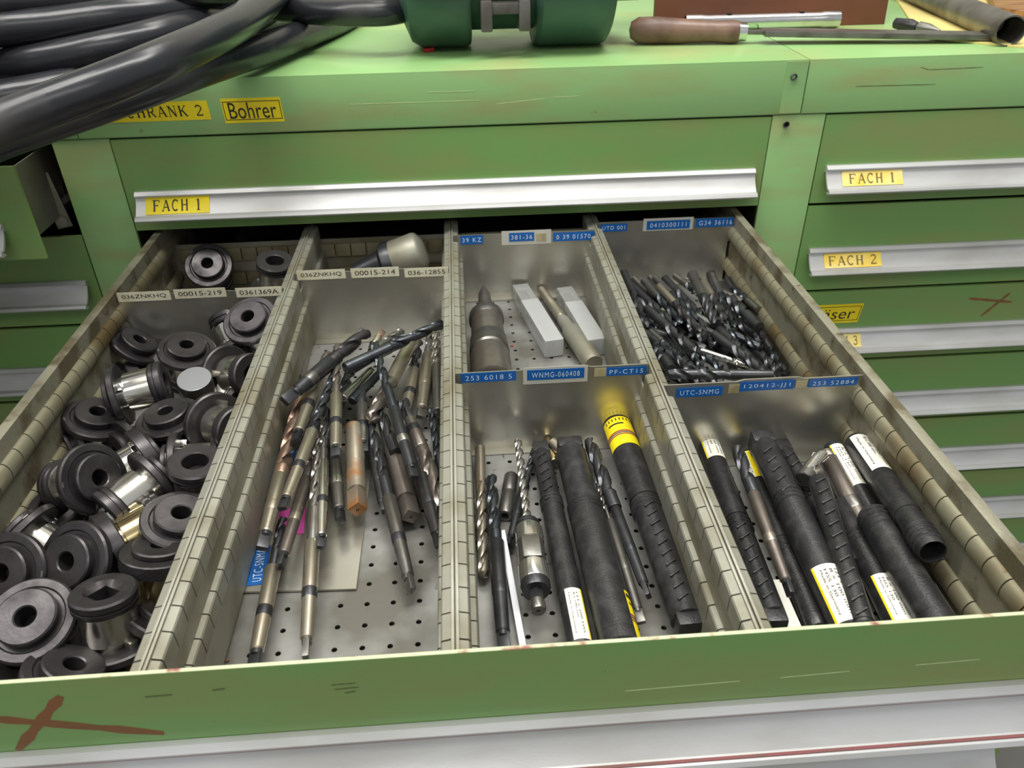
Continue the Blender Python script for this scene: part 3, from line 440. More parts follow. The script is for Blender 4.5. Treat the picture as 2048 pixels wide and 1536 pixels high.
  ('square', 'bright', (0.13084, -0.50734, -0.172), (-0.04211, -0.23307, -0.97155), 'upright bushing with square hole in its top'),
  ('n', 'bright', (0.11999, -0.5385, -0.162), (0.44602, 0.31291, 0.83854), 'black bushing at the very front of the drawer'),
  ('knurl', 'gold', (0.15207, -0.4592, -0.148), (0.12424, 0.29025, 0.94885), 'bushing with knurled top ring and straw body against the divider'),
  ('n', 'bright', (0.07237, -0.00877, -0.144), (0.10857, -0.6803, 0.72484), 'bushing in the dark at the back, facing the front'),
  ('n', 'bright', (0.15571, -0.063, -0.15), (-0.17811, 0.18821, -0.96584), 'upright bushing in the dark back corner behind the plate'),
  ('n', 'bright', (0.02715, -0.29784, -0.172), (-0.75877, -0.64607, 0.08284), 'bushing buried below the one near the left wall'),
  ('n', 'bright', (0.07417, -0.52177, -0.174), (0.59938, 0.12011, 0.7914), 'bushing buried at the front left corner'),
  ('n', 'gold', (0.08982, -0.3754, -0.174), (-0.60786, -0.18435, 0.77235), 'bushing buried under the polished one in the middle'),
  ('n', 'bright', (0.12143, -0.40519, -0.174), (0.88798, -0.41826, -0.19119), 'bushing buried beside the knurled ring'),
  ('n', 'bright', (0.11119, -0.20555, -0.172), (-0.33136, 0.13277, 0.93412), 'bushing buried beside the aluminium slug'),
  ('n', 'bright', (0.07181, -0.3086, -0.172), (-0.61836, -0.75878, 0.20469), 'bushing buried left of the narrow knurled ring'),
  ('n', 'gold', (0.13336, -0.31154, -0.174), (0.32687, 0.17916, 0.92793), 'bushing buried close to the divider halfway'),
  ('n', 'gold', (0.15525, -0.49451, -0.174), (0.52181, 0.52439, 0.67285), 'bushing buried beside the divider near the front'),
 ],
 'sleeves': [
  ((0.1237, -0.25966, -0.136), (0.05482, -0.24002, 0.96922), 0.0145, 0.04, 'solid aluminium slug with bright turned end among the bushings', 'slug'),
  ((0.05511, -0.39453, -0.154), (-0.07449, -0.2135, 0.9741), 0.0205, 0.03, 'dark sleeve with a large bore by the left drawer wall', 'sleeve'),
  ((0.31466, -0.02448, -0.13), (0.07721, 0.00095, 0.024), 0.0235, 0.0809, 'thick grey round tool holder in the dark behind the plate', 'arbor'),
 ],
 'tubes': [
  {'p0': (0.41616, -0.3395, -0.176), 'p1': (0.42123, -0.53463, -0.175), 'r': 0.0083, 'label': 'narrow black tube with white and yellow label at its front end, in the third compartment', 'wide': 'near', 'thread': 0.36, 'cap': 'squarefar', 'dash': (0.03, 0.34, 0), 'da': 0.2, 'labels': ((0.78, 0.99, -0.75, 0.55, 'whiteR'),)},
  {'p0': (0.43918, -0.34589, -0.171), 'p1': (0.44483, -0.54117, -0.17), 'r': 0.01303, 'label': 'widest black tube, its yellow label turned to the right, in the third compartment', 'wide': 'near', 'thread': 0.4, 'cap': 'squarefar', 'labels': ((0.8, 0.99, -1.45, -0.75, 'yellow'),)},
  {'p0': (0.48326, -0.3157, -0.171), 'p1': (0.49039, -0.53148, -0.17), 'r': 0.01176, 'label': 'black tube with yellow label round its far end', 'wide': 'far', 'thread': 0.44, 'cap': 'square', 'dash': (0.48, 0.93, 0), 'da': 0.1, 'labels': ((0.0, 0.17, -1.3, 1.5, 'yellow'),)},
  {'p0': (0.55483, -0.32731, -0.174), 'p1': (0.54551, -0.5297, -0.173), 'r': 0.00908, 'label': 'leftmost black tube of the fourth compartment, white label near its far end', 'wide': 'far', 'thread': 0.52, 'cap': 'square', 'dash': (0.56, 0.93, 0), 'da': 0.2, 'labels': ((0.02, 0.2, -0.95, 0.75, 'white'),)},
  {'p0': (0.58296, -0.35568, -0.177), 'p1': (0.57125, -0.53168, -0.176), 'r': 0.00817, 'label': 'black tube under the silver shanked drill, with white and yellow label', 'wide': 'far', 'thread': 0.56, 'cap': 'round', 'labels': ((0.02, 0.2, -0.2, 1.1, 'yellow_edge'),)},
  {'p0': (0.58799, -0.36987, -0.156), 'p1': (0.58546, -0.54251, -0.166), 'r': 0.01129, 'label': 'black tube with square far cap and white label at the front', 'wide': 'near', 'thread': 0.4, 'cap': 'squarefar', 'dash': (0.06, 0.36, 0), 'da': 0.3, 'labels': ((0.74, 0.99, -0.6, 0.9, 'white'),)},
  {'p0': (0.61341, -0.35628, -0.174), 'p1': (0.61533, -0.47847, -0.177), 'r': 0.00722, 'label': 'thin black tube mostly hidden between two others', 'wide': 'near', 'thread': 0.5, 'cap': 'squarefar', 'dash': (0.05, 0.5, 0)},
  {'p0': (0.61082, -0.42004, -0.15), 'p1': (0.58988, -0.54789, -0.158), 'r': 0.00719, 'label': 'black tube with a long row of raised dashes lying on top', 'wide': 'far', 'thread': 0.96, 'cap': 'round', 'dash': (0.02, 0.97, 0), 'da': 0.2},
  {'p0': (0.6316, -0.42225, -0.174), 'p1': (0.62268, -0.53753, -0.174), 'r': 0.00936, 'label': 'black tube low in the compartment with white label at the front end', 'wide': 'near', 'thread': 0.4, 'cap': 'round', 'labels': ((0.66, 0.99, -0.7, 0.7, 'white'),)},
  {'p0': (0.6473, -0.36488, -0.164), 'p1': (0.64943, -0.44207, -0.172), 'r': 0.00725, 'label': 'narrow black tube with white label at the far end near the drawer side', 'wide': 'far', 'thread': 0.9, 'cap': 'round', 'labels': ((0.06, 0.62, -0.9, 0.7, 'white'),)},
  {'p0': (0.66382, -0.3689, -0.158), 'p1': (0.64759, -0.50734, -0.138), 'r': 0.00948, 'label': 'black tube with white label and open threaded mouth', 'wide': 'far', 'thread': 0.72, 'cap': 'round', 'open': True, 'labels': ((0.03, 0.38, -1.1, 0.9, 'whiteR'),)},
  {'p0': (0.63869, -0.44996, -0.158), 'p1': (0.63541, -0.55162, -0.158), 'r': 0.01107, 'label': 'black tube with threaded far end reaching the front right corner', 'wide': 'near', 'thread': 0.12, 'cap': 'round', 'openfar': True, 'labels': ((0.7, 0.99, -1.7, -0.85, 'yellow_edge'),)},
 ],
 'collet': {'p0': (0.38, -0.05246, -0.164), 'p1': (0.38053, -0.2496, -0.164), 'r': 0.01813},
 'boxes': [{'p0': (0.4217, -0.0396, -0.1775), 'p1': (0.44631, -0.17026, -0.1775), 'r': 0.0098, 'label': 'milky plastic tool box on the left, nearer the milling chuck'}, {'p0': (0.47065, -0.05205, -0.1775), 'p1': (0.48899, -0.17237, -0.1775), 'r': 0.0098, 'label': 'milky plastic tool box on the right, near the slotted divider'}],
 'sleeve2': {'p0': (0.44666, -0.03656, -0.179), 'p1': (0.48099, -0.20383, -0.177), 'r': 0.00971},
 'weldon': {'p0': (0.39709, -0.4278, -0.168), 'p1': (0.39723, -0.50825, -0.168), 'r': 0.01018},
 'bush2': {'p0': (0.39007, -0.35804, -0.182), 'p1': (0.38199, -0.40409, -0.182), 'r': 0.00586},
 'strip': {'p0': (0.37857, -0.42611, -0.176), 'p1': (0.38637, -0.52626, -0.185)},
 'paper_strip': {'p0': (0.55842, -0.48828, -0.176), 'p1': (0.55757, -0.53056, -0.176)},
 'yellow_strip': {'p0': (0.63959, -0.51063, -0.176), 'p1': (0.63695, -0.53082, -0.176)},
 'cyl_small': [((0.42657, -0.32755, -0.174), (0.43445, -0.34167, -0.174), 0.0048, 'bronze', 'small bronze shank stub behind the far end of the widest tube'), ((0.42409, -0.31606, -0.18), (0.42575, -0.34647, -0.18), 0.004, 'gold', 'small straw coloured stub behind the narrow tube')],
 'loose_plate': [
  (0.19813, -0.45988),
  (0.27549, -0.46362),
  (0.27568, -0.30984),
  (0.20162, -0.30325),
 ],
 'loose_labels': [
  ((0.21207, -0.45426), (0.20896, -0.41688), 0.0125, 'UTC-SNMA', 'tape_blue'),
  ((0.20972, -0.34247), (0.20974, -0.30168), 0.0075, '253 6018', 'tape_blue'),
  ((0.23136, -0.40634), (0.2285, -0.37698), 0.02, '', 'pink'),
 ],
 'crumbs': [
  ((0.40516, -0.1443, -0.1876), 'redpaint', 'tiny red chip beside the plastic box'),
  ((0.21775, -0.52761, -0.1876), 'redpaint', 'tiny red chip at the front edge'),
  ((0.19406, -0.43196, -0.1876), 'redpaint', 'tiny red chip beside the loose plate'),
  ((0.07039, -0.51061, -0.1876), 'cream', 'small pale chip at the front left'),
  ((0.12272, -0.51114, -0.1876), 'yellow', 'tiny yellow chip under the upright bushing'),
  ((0.19966, -0.51513, -0.1876), 'marker', 'tiny orange brown chip by the divider at the front'),
 ],
 'hoses': [
  (((-0.1484, -0.4122, -0.9695), (-0.1384, -0.4122, -0.55), (-0.0784, -0.4222, -0.0583), (0.0516, -0.4122, 0.1017), (0.0175, -0.2857, 0.0754), (0.0335, -0.2461, 0.0789), (0.0963, -0.2116, 0.0954), (0.1335, -0.1678, 0.1048), (0.1549, -0.0922, 0.1085), (0.1661, 0.0014, 0.1113), (0.1722, 0.1386, 0.1192), (0.1734, 0.3311, 0.1348)), 0.0155, 'foremost shiny black hose crossing the cabinet corner'),
  (((-0.2267, -0.3037, -0.9695), (-0.2167, -0.3037, -0.55), (-0.1567, -0.3137, -0.0902), (-0.0267, -0.3037, 0.0698), (-0.0325, -0.2239, 0.0475), (-0.001, -0.1756, 0.0515), (0.0757, -0.1307, 0.0681), (0.1224, -0.0791, 0.0762), (0.1649, 0.0219, 0.076), (0.197, 0.1435, 0.0722), (0.2278, 0.2834, 0.069), (0.2424, 0.4454, 0.0852)), 0.0155, 'lowest black hose touching the yellow sticker'),
  (((-0.3018, -0.12, -0.9695), (-0.2918, -0.12, -0.55), (-0.2318, -0.13, -0.0701), (-0.1018, -0.12, 0.0899), (-0.0773, -0.0609, 0.081), (-0.0174, -0.0529, 0.0854), (0.0507, -0.0474, 0.0953), (0.0973, 0.0007, 0.1008), (0.1263, 0.1049, 0.0984), (0.1468, 0.2574, 0.0931), (0.164, 0.5082, 0.1003)), 0.0155, 'second black hose behind the shiny one'),
  (((-0.2788, -0.172, -0.9695), (-0.2688, -0.172, -0.55), (-0.2088, -0.182, -0.0844), (-0.0788, -0.172, 0.0756), (-0.0619, -0.1065, 0.063), (-0.0225, -0.0794, 0.0634), (0.015, -0.0592, 0.0669), (0.0499, -0.024, 0.0714), (0.079, 0.0435, 0.0745), (0.1029, 0.1617, 0.0739), (0.1205, 0.3133, 0.0734), (0.1297, 0.5217, 0.0861)), 0.0155, 'black hose squeezed between the upper and the shiny one'),
  (((-0.2711, -0.1505, -0.9695), (-0.2611, -0.1505, -0.55), (-0.2011, -0.1605, -0.0385), (-0.0711, -0.1505, 0.1215), (-0.0603, -0.0695, 0.1146), (-0.0055, -0.0378, 0.1131), (0.0547, -0.0147, 0.1165), (0.1077, 0.0468, 0.1146), (0.1446, 0.1578, 0.1089), (0.1684, 0.3007, 0.1149)), 0.0155, 'upper black hose along the top left'),
  (((-0.2965, -0.0916, -0.9695), (-0.2865, -0.0916, -0.55), (-0.2265, -0.1016, -0.0209), (-0.0965, -0.0916, 0.1391), (-0.0397, -0.043, 0.1344), (0.0164, -0.0097, 0.1321), (0.0807, 0.0177, 0.1297), (0.1427, 0.0411, 0.1334)), 0.0155, 'topmost black hose at the picture edge'),
  (((-0.4255, 0.0878, -0.9695), (-0.4155, 0.0878, -0.55), (-0.3555, 0.0778, -0.0875), (-0.2255, 0.0878, 0.0725), (-0.113, 0.0711, 0.0773), (-0.0524, 0.124, 0.0738), (-0.0078, 0.2258, 0.0733), (0.0327, 0.3507, 0.0704), (0.0717, 0.505, 0.0825)), 0.0155, 'black hose low behind the others, mostly hidden'),
  (((0.0797, 0.121, 0.1219), (0.105, 0.1576, 0.1058), (0.156, 0.1469, 0.0988), (0.2176, 0.103, 0.0983), (0.2633, 0.0772, 0.0998), (0.3, 0.0832, 0.1), (0.3473, 0.1646, 0.099)), 0.0135, 'dark hose leading right to the green housing'),
 ],
 'drum': {'c': (0.41, 0.128, 0.1507), 'R': 0.095, 'xs': (0.30264, 0.38122, 0.44954, 0.53303), 'bx': (0.39011, 0.44162)},
 'file': {'p0': (0.55954, 0.10836, 0.0702), 'p1': (0.95626, 0.05983, 0.0612), 'hr': 0.0145, 'hl': 0.1222},
 'spanner': {'p0': (0.6396, 0.16835, 0.0662), 'p1': (0.82687, 0.16535, 0.0662), 'r': 0.0091, 'holes': (0.28, 0.75), 'ha': 0},
 'pipe': {'p0': (0.95821, 0.02948, 0.0712), 'p1': (1.04125, 0.52057, 0.0712), 'r': 0.0156},
 'slabs': [(((0.89301, 0.08702), (0.98285, 0.00875), (1.25701, 0.38264), (1.0094, 0.38827)), 0.0554, 0.002, 'paper', 'yellow_sheet', 'yellowed paper sheets lying under the steel pipe', 'paper'), (((1.04129, 0.19403), (1.07686, 0.11543), (1.3262, 0.48527), (1.209, 0.50959)), 0.0577, 0.012, 'wood', 'wooden_plank', 'pale brown plank behind the steel pipe at the top right', 'plank')],
 'board': {'y': 0.186, 'x0': 0.606, 'x1': 0.897},
 'plier': {'p0': (0.88563, 0.1392, 0.0642), 'p1': (0.91272, 0.08648, 0.0632)},
 'redbit': [0.33268, 0.09875, 0.0556],
}

# ------------------------------------------------------------------ setting
fl = MB().box(-3, 4, -3.2, 1.2, -1.02, -1.0).obj('floor', 'concrete'); tag(fl, kind='structure')
wb = MB().box(-3, 4, .80, .86, -1.0, 1.9).obj('wall_back', 'wallpaint'); tag(wb, kind='structure')

# ------------------------------------------------------------------ cabinets
def handle_part(parent, x0, x1, yf, zt, depth=.020, h=.0235, tape=None):
    """long grip rail: flat top lip, hollow face, rolled bottom lip"""
    pts = [(yf, zt+.0042), (yf-.0035, zt+.0042), (yf-.0068, zt+.0010), (yf-.0068, zt-.0004), (yf-.0042, zt-.0009)]
    for i in range(9):
        a = i/8; pts.append((yf-.0045-(depth-.008)*(a**1.5), zt-.001-(h-.0068)*a))
    pts += [(yf-depth+.002, zt-h+.0058), (yf-depth-.0012, zt-h+.0048), (yf-depth-.0028, zt-h+.0022), (yf-depth-.0010, zt-h), (yf-depth+.006, zt-h-.0005), (yf-depth+.006, zt-h+.001), (yf-depth+.003, zt-h+.0025), (yf-depth+.003, zt-h+.0048)]
    for i in range(8, -1, -1):
        a = i/8; pts.append((yf-.0028-(depth-.0085)*(a**1.5), zt-.0028-(h-.0068)*a))
    pts.append((yf, zt-.004))
    if depth > .0205:
        MB().box(x0+.001, x1-.001, yf-.0066, yf-.0045, zt-.0012, zt-.0005).box(x0+.001, x1-.001, yf-depth+.0002, yf-depth+.002, zt-h+.0055, zt-h+.0061).obj('grime_line', 'red_grime', parent, 0)
    return MB().prism(pts, x0, x1).obj('handle', 'alu', parent, 30)
def hface(zt, h=.0235, depth=.020):
    def f(z):
        a = min(1, max(0, (zt-.001-z)/(h-.0068))); return -(.0047+(depth-.008)*(a**1.5))
    return f
def front(b, x0, x1, yf, z0, z1, t=.0016, lip=.004):
    b.box(x0, x1, yf, yf+t, z0, z1); b.box(x0, x1, yf+t, yf+lip, z1-t, z1); b.box(x0, x1, yf+t, yf+lip, z0, z0+t)
    b.box(x0, x0+t, yf+t, yf+lip, z0+t, z1-t); b.box(x1-t, x1, yf+t, yf+lip, z0+t, z1-t)
def drawer_part(cab, x0, x1, yf, z1, z0, hx=.0115, htop=.0605, box=True):
    d = empty('drawer', None); d.parent = cab
    b = MB(); front(b, x0+.0012, x1-.0012, yf, z0+.0015, z1-.0012)
    b.obj('front_panel', 'green', d, 30)
    if box: b = MB(); b.box(x0+.02, x1-.02, yf+.004, .50, z0+.012, z0+.0135); b.box(x0+.02, x0+.0215, yf+.004, .50, z0+.0135, z1-.012); b.box(x1-.0215, x1-.02, yf+.004, .50, z0+.0135, z1-.012); b.obj('box_sides', 'zinc', d, 0)
    handle_part(d, x0+hx, x1-hx, yf-.0002, z1-htop)
    return d
def cabinet(x0, x1, label, zb=-.95, cl=COL, cr=COL):
    """carcass with its two columns and its top; x0..x1 is the drawer opening"""
    cab = empty('drawer_cabinet', (x0, 0, zb), label, 'cabinet', 'green drawer cabinets')
    cab.matrix_world = Matrix.Identity(4)
    b = MB(); c = .001
    for a, e in ((x0-cl, x0), (x1, x1+cr)):
        if e-a < .01: continue
        b.box(a, e, 0, .012, zb, -.0015, 0, None, .0008)
        b.box(a if a < x0 else e-.002, a+.002 if a < x0 else e, .012, .60, zb, -.0015)
    b.box(x0, x1, .60, .602, zb, -.0015); b.box(x0, x1, .002, .60, zb, zb+.02)
    b.obj('carcass', 'green_worn', cab, 30)
    g = MB()
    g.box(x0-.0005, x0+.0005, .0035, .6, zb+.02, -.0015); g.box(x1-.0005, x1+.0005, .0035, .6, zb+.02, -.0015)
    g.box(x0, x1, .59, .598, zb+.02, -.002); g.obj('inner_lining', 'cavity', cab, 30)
    return cab
centre = cabinet(0, DW, 'green drawer cabinet in the middle whose second drawer stands wide open')
left = cabinet(-DW-COL, -COL, 'green drawer cabinet at the left edge with its top drawer slightly open', cr=0)
right = cabinet(DW+COL, 2*DW+COL, 'green drawer cabinet on the right with all drawers shut', cl=0)
def worktop(x0, x1, cab, m='green_worn'):
    w = MB(); w.box(x0, x1, -.0012, .0015, .0002, .0546, 0, None, .0006); w.box(x0, x1, -.0012, .66, .0532, .0552, 0, None, .0009); w.box(x0, x1, .64, .642, .0002, .0532)
    w.box(x0, x1, .0015, .60, -.0012, .0002)
    return w.obj('top_cover', m, cab, 30)
worktop(-.0286, .7288, centre); worktop(.7298, 1.50, right); worktop(-.79, -.0296, left)
# corner patch and screws at the seam
b = MB(); b.box(.7055, .7285, -.0018, -.0012, .0012, .0535); b.obj('corner_patch', 'green_worn', centre, 0)
for (x, z) in ((.7145, .0385), (.7150, -.0105)):
    T = Matrix.Translation((x, -.0028, z)) @ Matrix.Rotation(PI/2, 4, 'X')
    MB().lathe([(-.002, 0), (-.002, .0024), (.0006, .0026), (.0008, .0034), (0, .0038)], 16, 0, T).obj('screw_socket', 'hole', centre, 30)
    MB().lathe([(.0004, .0027), (.001, .003), (.001, .0034), (0, .0038)], 16, 0, T).obj('screw_socket_rim', 'pipe', centre, 30)
# closed drawers
d1 = drawer_part(centre, 0, DW, 0, -.0015, -HD)
sticker('sticker', d1, .0222, .0895, -.0785, -.0632, -.0004, 'FACH 1', 'yellow', 'ink', 'serif', yfun=hface(-.0620), tx=(.1, .9), inset=.18)
zz = -HD
ZS = [(-HD, -.2156), (-.2156, -.3190), (-.3190, -.4210), (-.4210, -.5220), (-.5220, -.6240), (-.6240, -.7260), (-.7260, -.8280)]
rd = [drawer_part(right, DW+COL, 2*DW+COL, 0, -.0015, -HD)]
for z1, z0 in ZS: rd.append(drawer_part(right, DW+COL, 2*DW+COL, 0, z1-.001, z0, htop=.0575))
sticker('sticker', rd[0], *TB['fach1r'][:2], -.0778, -.0640, -.0004, 'FACH 1', 'amber', 'ink_faint', 'serif', yfun=hface(-.0620), tx=(.1, .9), inset=.18)
sticker('sticker', rd[1], *TB['fach2r'][:2], -.1781, -.1640, -.0004, 'FACH 2', 'amber', 'ink_faint', 'serif', yfun=hface(HZ2 := -HD-.001-.0575), tx=(.06, .94), inset=.18)
sticker('sticker', rd[2], *TB['fach3r'][:2], -.2902, -.2760, -.0004, 'FACH 3', 'amber', 'ink_faint', 'serif', yfun=hface(-.2156-.001-.0575), tx=(.06, .94), inset=.18)
sticker('sticker', rd[2], *TB['fraeser'], -.0001, 'Fr\u00e4ser', 'yellow', 'ink', border=True, inset=.22, tx=(.1, .9), slant=.003)
def stroke(parent, pts, w, y, name='marker_cross', m='marker', th=.0002):
    b = MB()
    for (a, c) in pts:
        a = Vector(a); c = Vector(c); d = (c-a).normalized(); n = Vector((-d.y, d.x))*w/2; k = 8; v = []
        for i in range(k+1):
            p = a+(c-a)*i/k; ww = n*(.9+.2*math.sin(i*2.3))*(.6 if i in (0, k) else 1)
            v += [(p.x+ww.x, y, p.y+ww.y), (p.x-ww.x, y, p.y-ww.y), (p.x+ww.x, y-th, p.y+ww.y), (p.x-ww.x, y-th, p.y-ww.y)]
        f = []
        for i in range(k):
            q = i*4; f += [(q+2, q+3, q+7, q+6), (q, q+2, q+6, q+4), (q+1, q+5, q+7, q+3)]
        b.add(v, f)
        y -= .00005
    return b.obj(name, m, parent, 0)
stroke(rd[2], TB['cross_r'], .0035, 0)
stroke(centre, TB['scr_c'], .0006, -.0012, 'paint_scratch', 'scratch', .00008)
stroke(right, TB['scr_cd'], .0008, -.0012, 'dark_scuff', 'scuff', .00006)
# left cabinet: top drawer pulled out a little, the others shut
ld = drawer_part(left, -DW-COL, -COL-.002, -.079, -.0015, -.0985, hx=.030)
for z1, z0 in ZS: drawer_part(left, -DW-COL, -COL, 0, z1-.001, z0, htop=.0575)
lever = MB()
lever.box(-.008, .008, -.0015, .0015, 0, .062, 0, None, .0012); lever.lathe([(-.004, 0), (-.004, .006), (.004, .006), (.004, 0)], 12, 0, Matrix.Translation((0, 0, .008)) @ Matrix.Rotation(PI/2, 4, 'X'))
lo = lever.obj('latch_lever', 'zinc', left, 30, Matrix.Translation(TB['lever']) @ Matrix.Rotation(-.12, 4, 'Y') @ Matrix.Rotation(.2, 4, 'Z'))
lo2 = MB().box(-.012, .012, 0, .09, -.012, .012, 0, None, .002).obj('guide_rail', 'cavity', left, 30, Matrix.Translation((TB['lever'][0]-.01, .03, TB['lever'][2]+.03)))
lo3 = MB().tube([(-.09, .02, -.088), (-.078, .02, -.074), (-.066, .015, -.066)], .004).obj('guide_rod', 'pipe', left)
# a third drawer of the middle cabinet stands out just below the open one
d3 = drawer_part(centre, 0, DW, -.566, -.2175, -.3190, hx=.0115, htop=.0335)
for z1, z0 in ZS[2:]: drawer_part(centre, 0, DW, 0, z1-.001, z0, htop=.0575)
sticker('sticker', centre, *TB['bohrer'], -.0013, 'Bohrer', 'yellow', 'ink', border=True, inset=.17, tx=(.1, .9), slant=-.001)
sticker('sticker', centre, *TB['schrank'], -.0013, 'SCHRANK 2', 'yellow', 'ink', 'serif', inset=.22, tx=(.05, .95), slant=-.0012)

# ------------------------------------------------------------------ the wide open drawer
OD = empty('open_drawer', None, 'wide open green fronted drawer filled with drills and chucks', 'drawer')
XL_, XR_ = .0185, .676
b = MB(); front(b, -.0, DW, YF, -.2150, -HD, .0018, .0020); b.obj('front_panel', 'green', OD, 30)
b = MB(); b.box(0.0008, DW-.0008, YF+.0001, YF+.0022, -HD, -HD+.0003); b.obj('front_edge', 'edge_worn', OD, 0); MB().box(XL_, XR_, YF+.0021, YF+.0030, ZF-.003, -.1150).obj('front_inner', 'zinc', OD, 0)
hh = handle_part(OD, .0115, DW-.0115, YF-.0003, -.1628, .021, .0240)
stroke(OD, TB['cross_f'], .0062, YF)
stroke(OD, TB['scr_f'], .0007, YF, 'paint_scratch', 'scratch', .00008)
stroke(OD, TB['scr_fd'], .0012, YF, 'dark_scuff', 'scuff', .00006)
XL, XR = .0175, .6770; YB = TB['yback']
def wall(xo, s):
    """side wall with outer rim and two slotted half round beads; s=+1 is the left wall"""
    b = MB(); b.box(*sorted((xo, xo+s*.0085)), YF+.0030, .10, -.1082, -.1066, 0, None, .0005)
    b.box(*sorted((xo+s*.0070, xo+s*.0085)), YF+.0030, .10, -.1880, -.1082)
    b.box(*sorted((xo, xo+s*.0012)), YF+.0030, .10, -.1180, -.1082)
    w = b.obj('side_wall', 'rim', OD, 30)
    for zc, hh_ in ((-.1285, .0085), (-.1680, .0085)):
        g = MB(); y = YF+.0032; k = 0
        while y < .06:
            y1 = min(y+PITCH-.0010, .06); pts = []
            for i in range(9):
                a = -PI/2+PI*i/8; pts.append((s*(.0085+.0052*math.cos(a)) if 0 < i < 8 else s*.0078, zc+hh_*math.sin(a)))
            n = len(pts); v = [(xo+p, y, q) for p, q in pts]+[(xo+p, y1, q) for p, q in pts]
            g.add(v, [(i, i+1, n+i+1, n+i) for i in range(n-1)]+[tuple(range(n)), tuple(range(n, 2*n))[::-1]]); y += PITCH
        g.obj('slotted_bead', 'bead', OD, 40)
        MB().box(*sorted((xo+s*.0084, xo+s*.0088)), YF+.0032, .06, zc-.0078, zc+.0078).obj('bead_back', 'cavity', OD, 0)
wall(XL, 1); wall(XR, -1)
# perforated floor: sheet with real round holes
def floor_sheet():
    bm = bmesh.new(); cols = []
    edges = [XL+.0085, XD[0]-.0110, XD[0]+.0110, XD[1]-.0110, XD[1]+.0110, XD[2]-.0110, XD[2]+.0110, XR-.0085]
    y0, y1 = YF+.0032, -.005; hx0 = .2305; v = []; f = []; b = MB()
    xs = []; k = -20
    for c in range(4):
        a, e = edges[2*c], edges[2*c+1]
        cs = [hx0+.01775*i for i in range(-30, 60) if a+.012 < hx0+.01775*i < e-.012]
        ysn = int((y1-y0-.02)/.01795); r = .0019
        x_lo, x_hi = cs[0]-.008875, cs[-1]+.008875
        b.box(a-.012, x_lo, y0, y1, ZF-.0008, ZF) if False else None
        b.add([(a-.012, y0, ZF), (x_lo, y0, ZF), (x_lo, y1, ZF), (a-.012, y1, ZF)], [(0, 1, 2, 3)])
        b.add([(x_hi, y0, ZF), (e+.012, y0, ZF), (e+.012, y1, ZF), (x_hi, y1, ZF)], [(0, 1, 2, 3)])
        yy = [-.5118+.01795*j for j in range(-3, 29)]; yy = [q for q in yy if y0+.010 < q < y1-.010]
        ylo, yhi = yy[0]-.008975, yy[-1]+.008975
        b.add([(x_lo, y0, ZF), (x_hi, y0, ZF), (x_hi, ylo, ZF), (x_lo, ylo, ZF)], [(0, 1, 2, 3)])
        b.add([(x_lo, yhi, ZF), (x_hi, yhi, ZF), (x_hi, y1, ZF), (x_lo, y1, ZF)], [(0, 1, 2, 3)])
        for cx in cs:
            for cy in yy:
                v = []; n = 12
                for i in range(n):
                    a_ = 2*PI*i/n+PI/n*0; dx, dy = math.cos(a_), math.sin(a_); m = max(abs(dx)/.008875, abs(dy)/.008975)
                    v.append((cx+dx/m, cy+dy/m, ZF))
                # true corners so that neighbouring cells meet
                v2 = [(cx+r*math.cos(2*PI*i/n), cy+r*math.sin(2*PI*i/n), ZF) for i in range(n)]
                v3 = [(p[0], p[1], ZF-.0012) for p in v2]; co = [(cx+sx*.008875, cy+sy*.008975, ZF) for sx, sy in ((1, 1), (-1, 1), (-1, -1), (1, -1))]
                fs = [(i, (i+1) % n, n+(i+1) % n, n+i) for i in range(n)]+[(n+i, n+(i+1) % n, 2*n+(i+1) % n, 2*n+i) for i in range(n)]
                fs += [(1, 3*n, 2), (4, 3*n+1, 5), (7, 3*n+2, 8), (10, 3*n+3, 11)]
                b.add(v+v2+v3+co, fs)
    o = b.obj('perforated_floor', 'floor', OD, 0)
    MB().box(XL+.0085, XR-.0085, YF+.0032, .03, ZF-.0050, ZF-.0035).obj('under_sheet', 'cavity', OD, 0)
floor_sheet()
b = MB(); b.box(XL, XR, YB, YB+.0015, ZF, ZT-.020); bk = b.obj('back_panel', 'zinc', OD, 0)
for ZR in (-.150, -.180):
  b = MB(); x = XL+.015
  while x < XR-.02: b.box(x, x+PITCH-.0010, YB-.004, YB, ZR, ZR+.015, 0, None, .0008); x += PITCH
  b.obj('slotted_bead', 'bead', OD, 30)

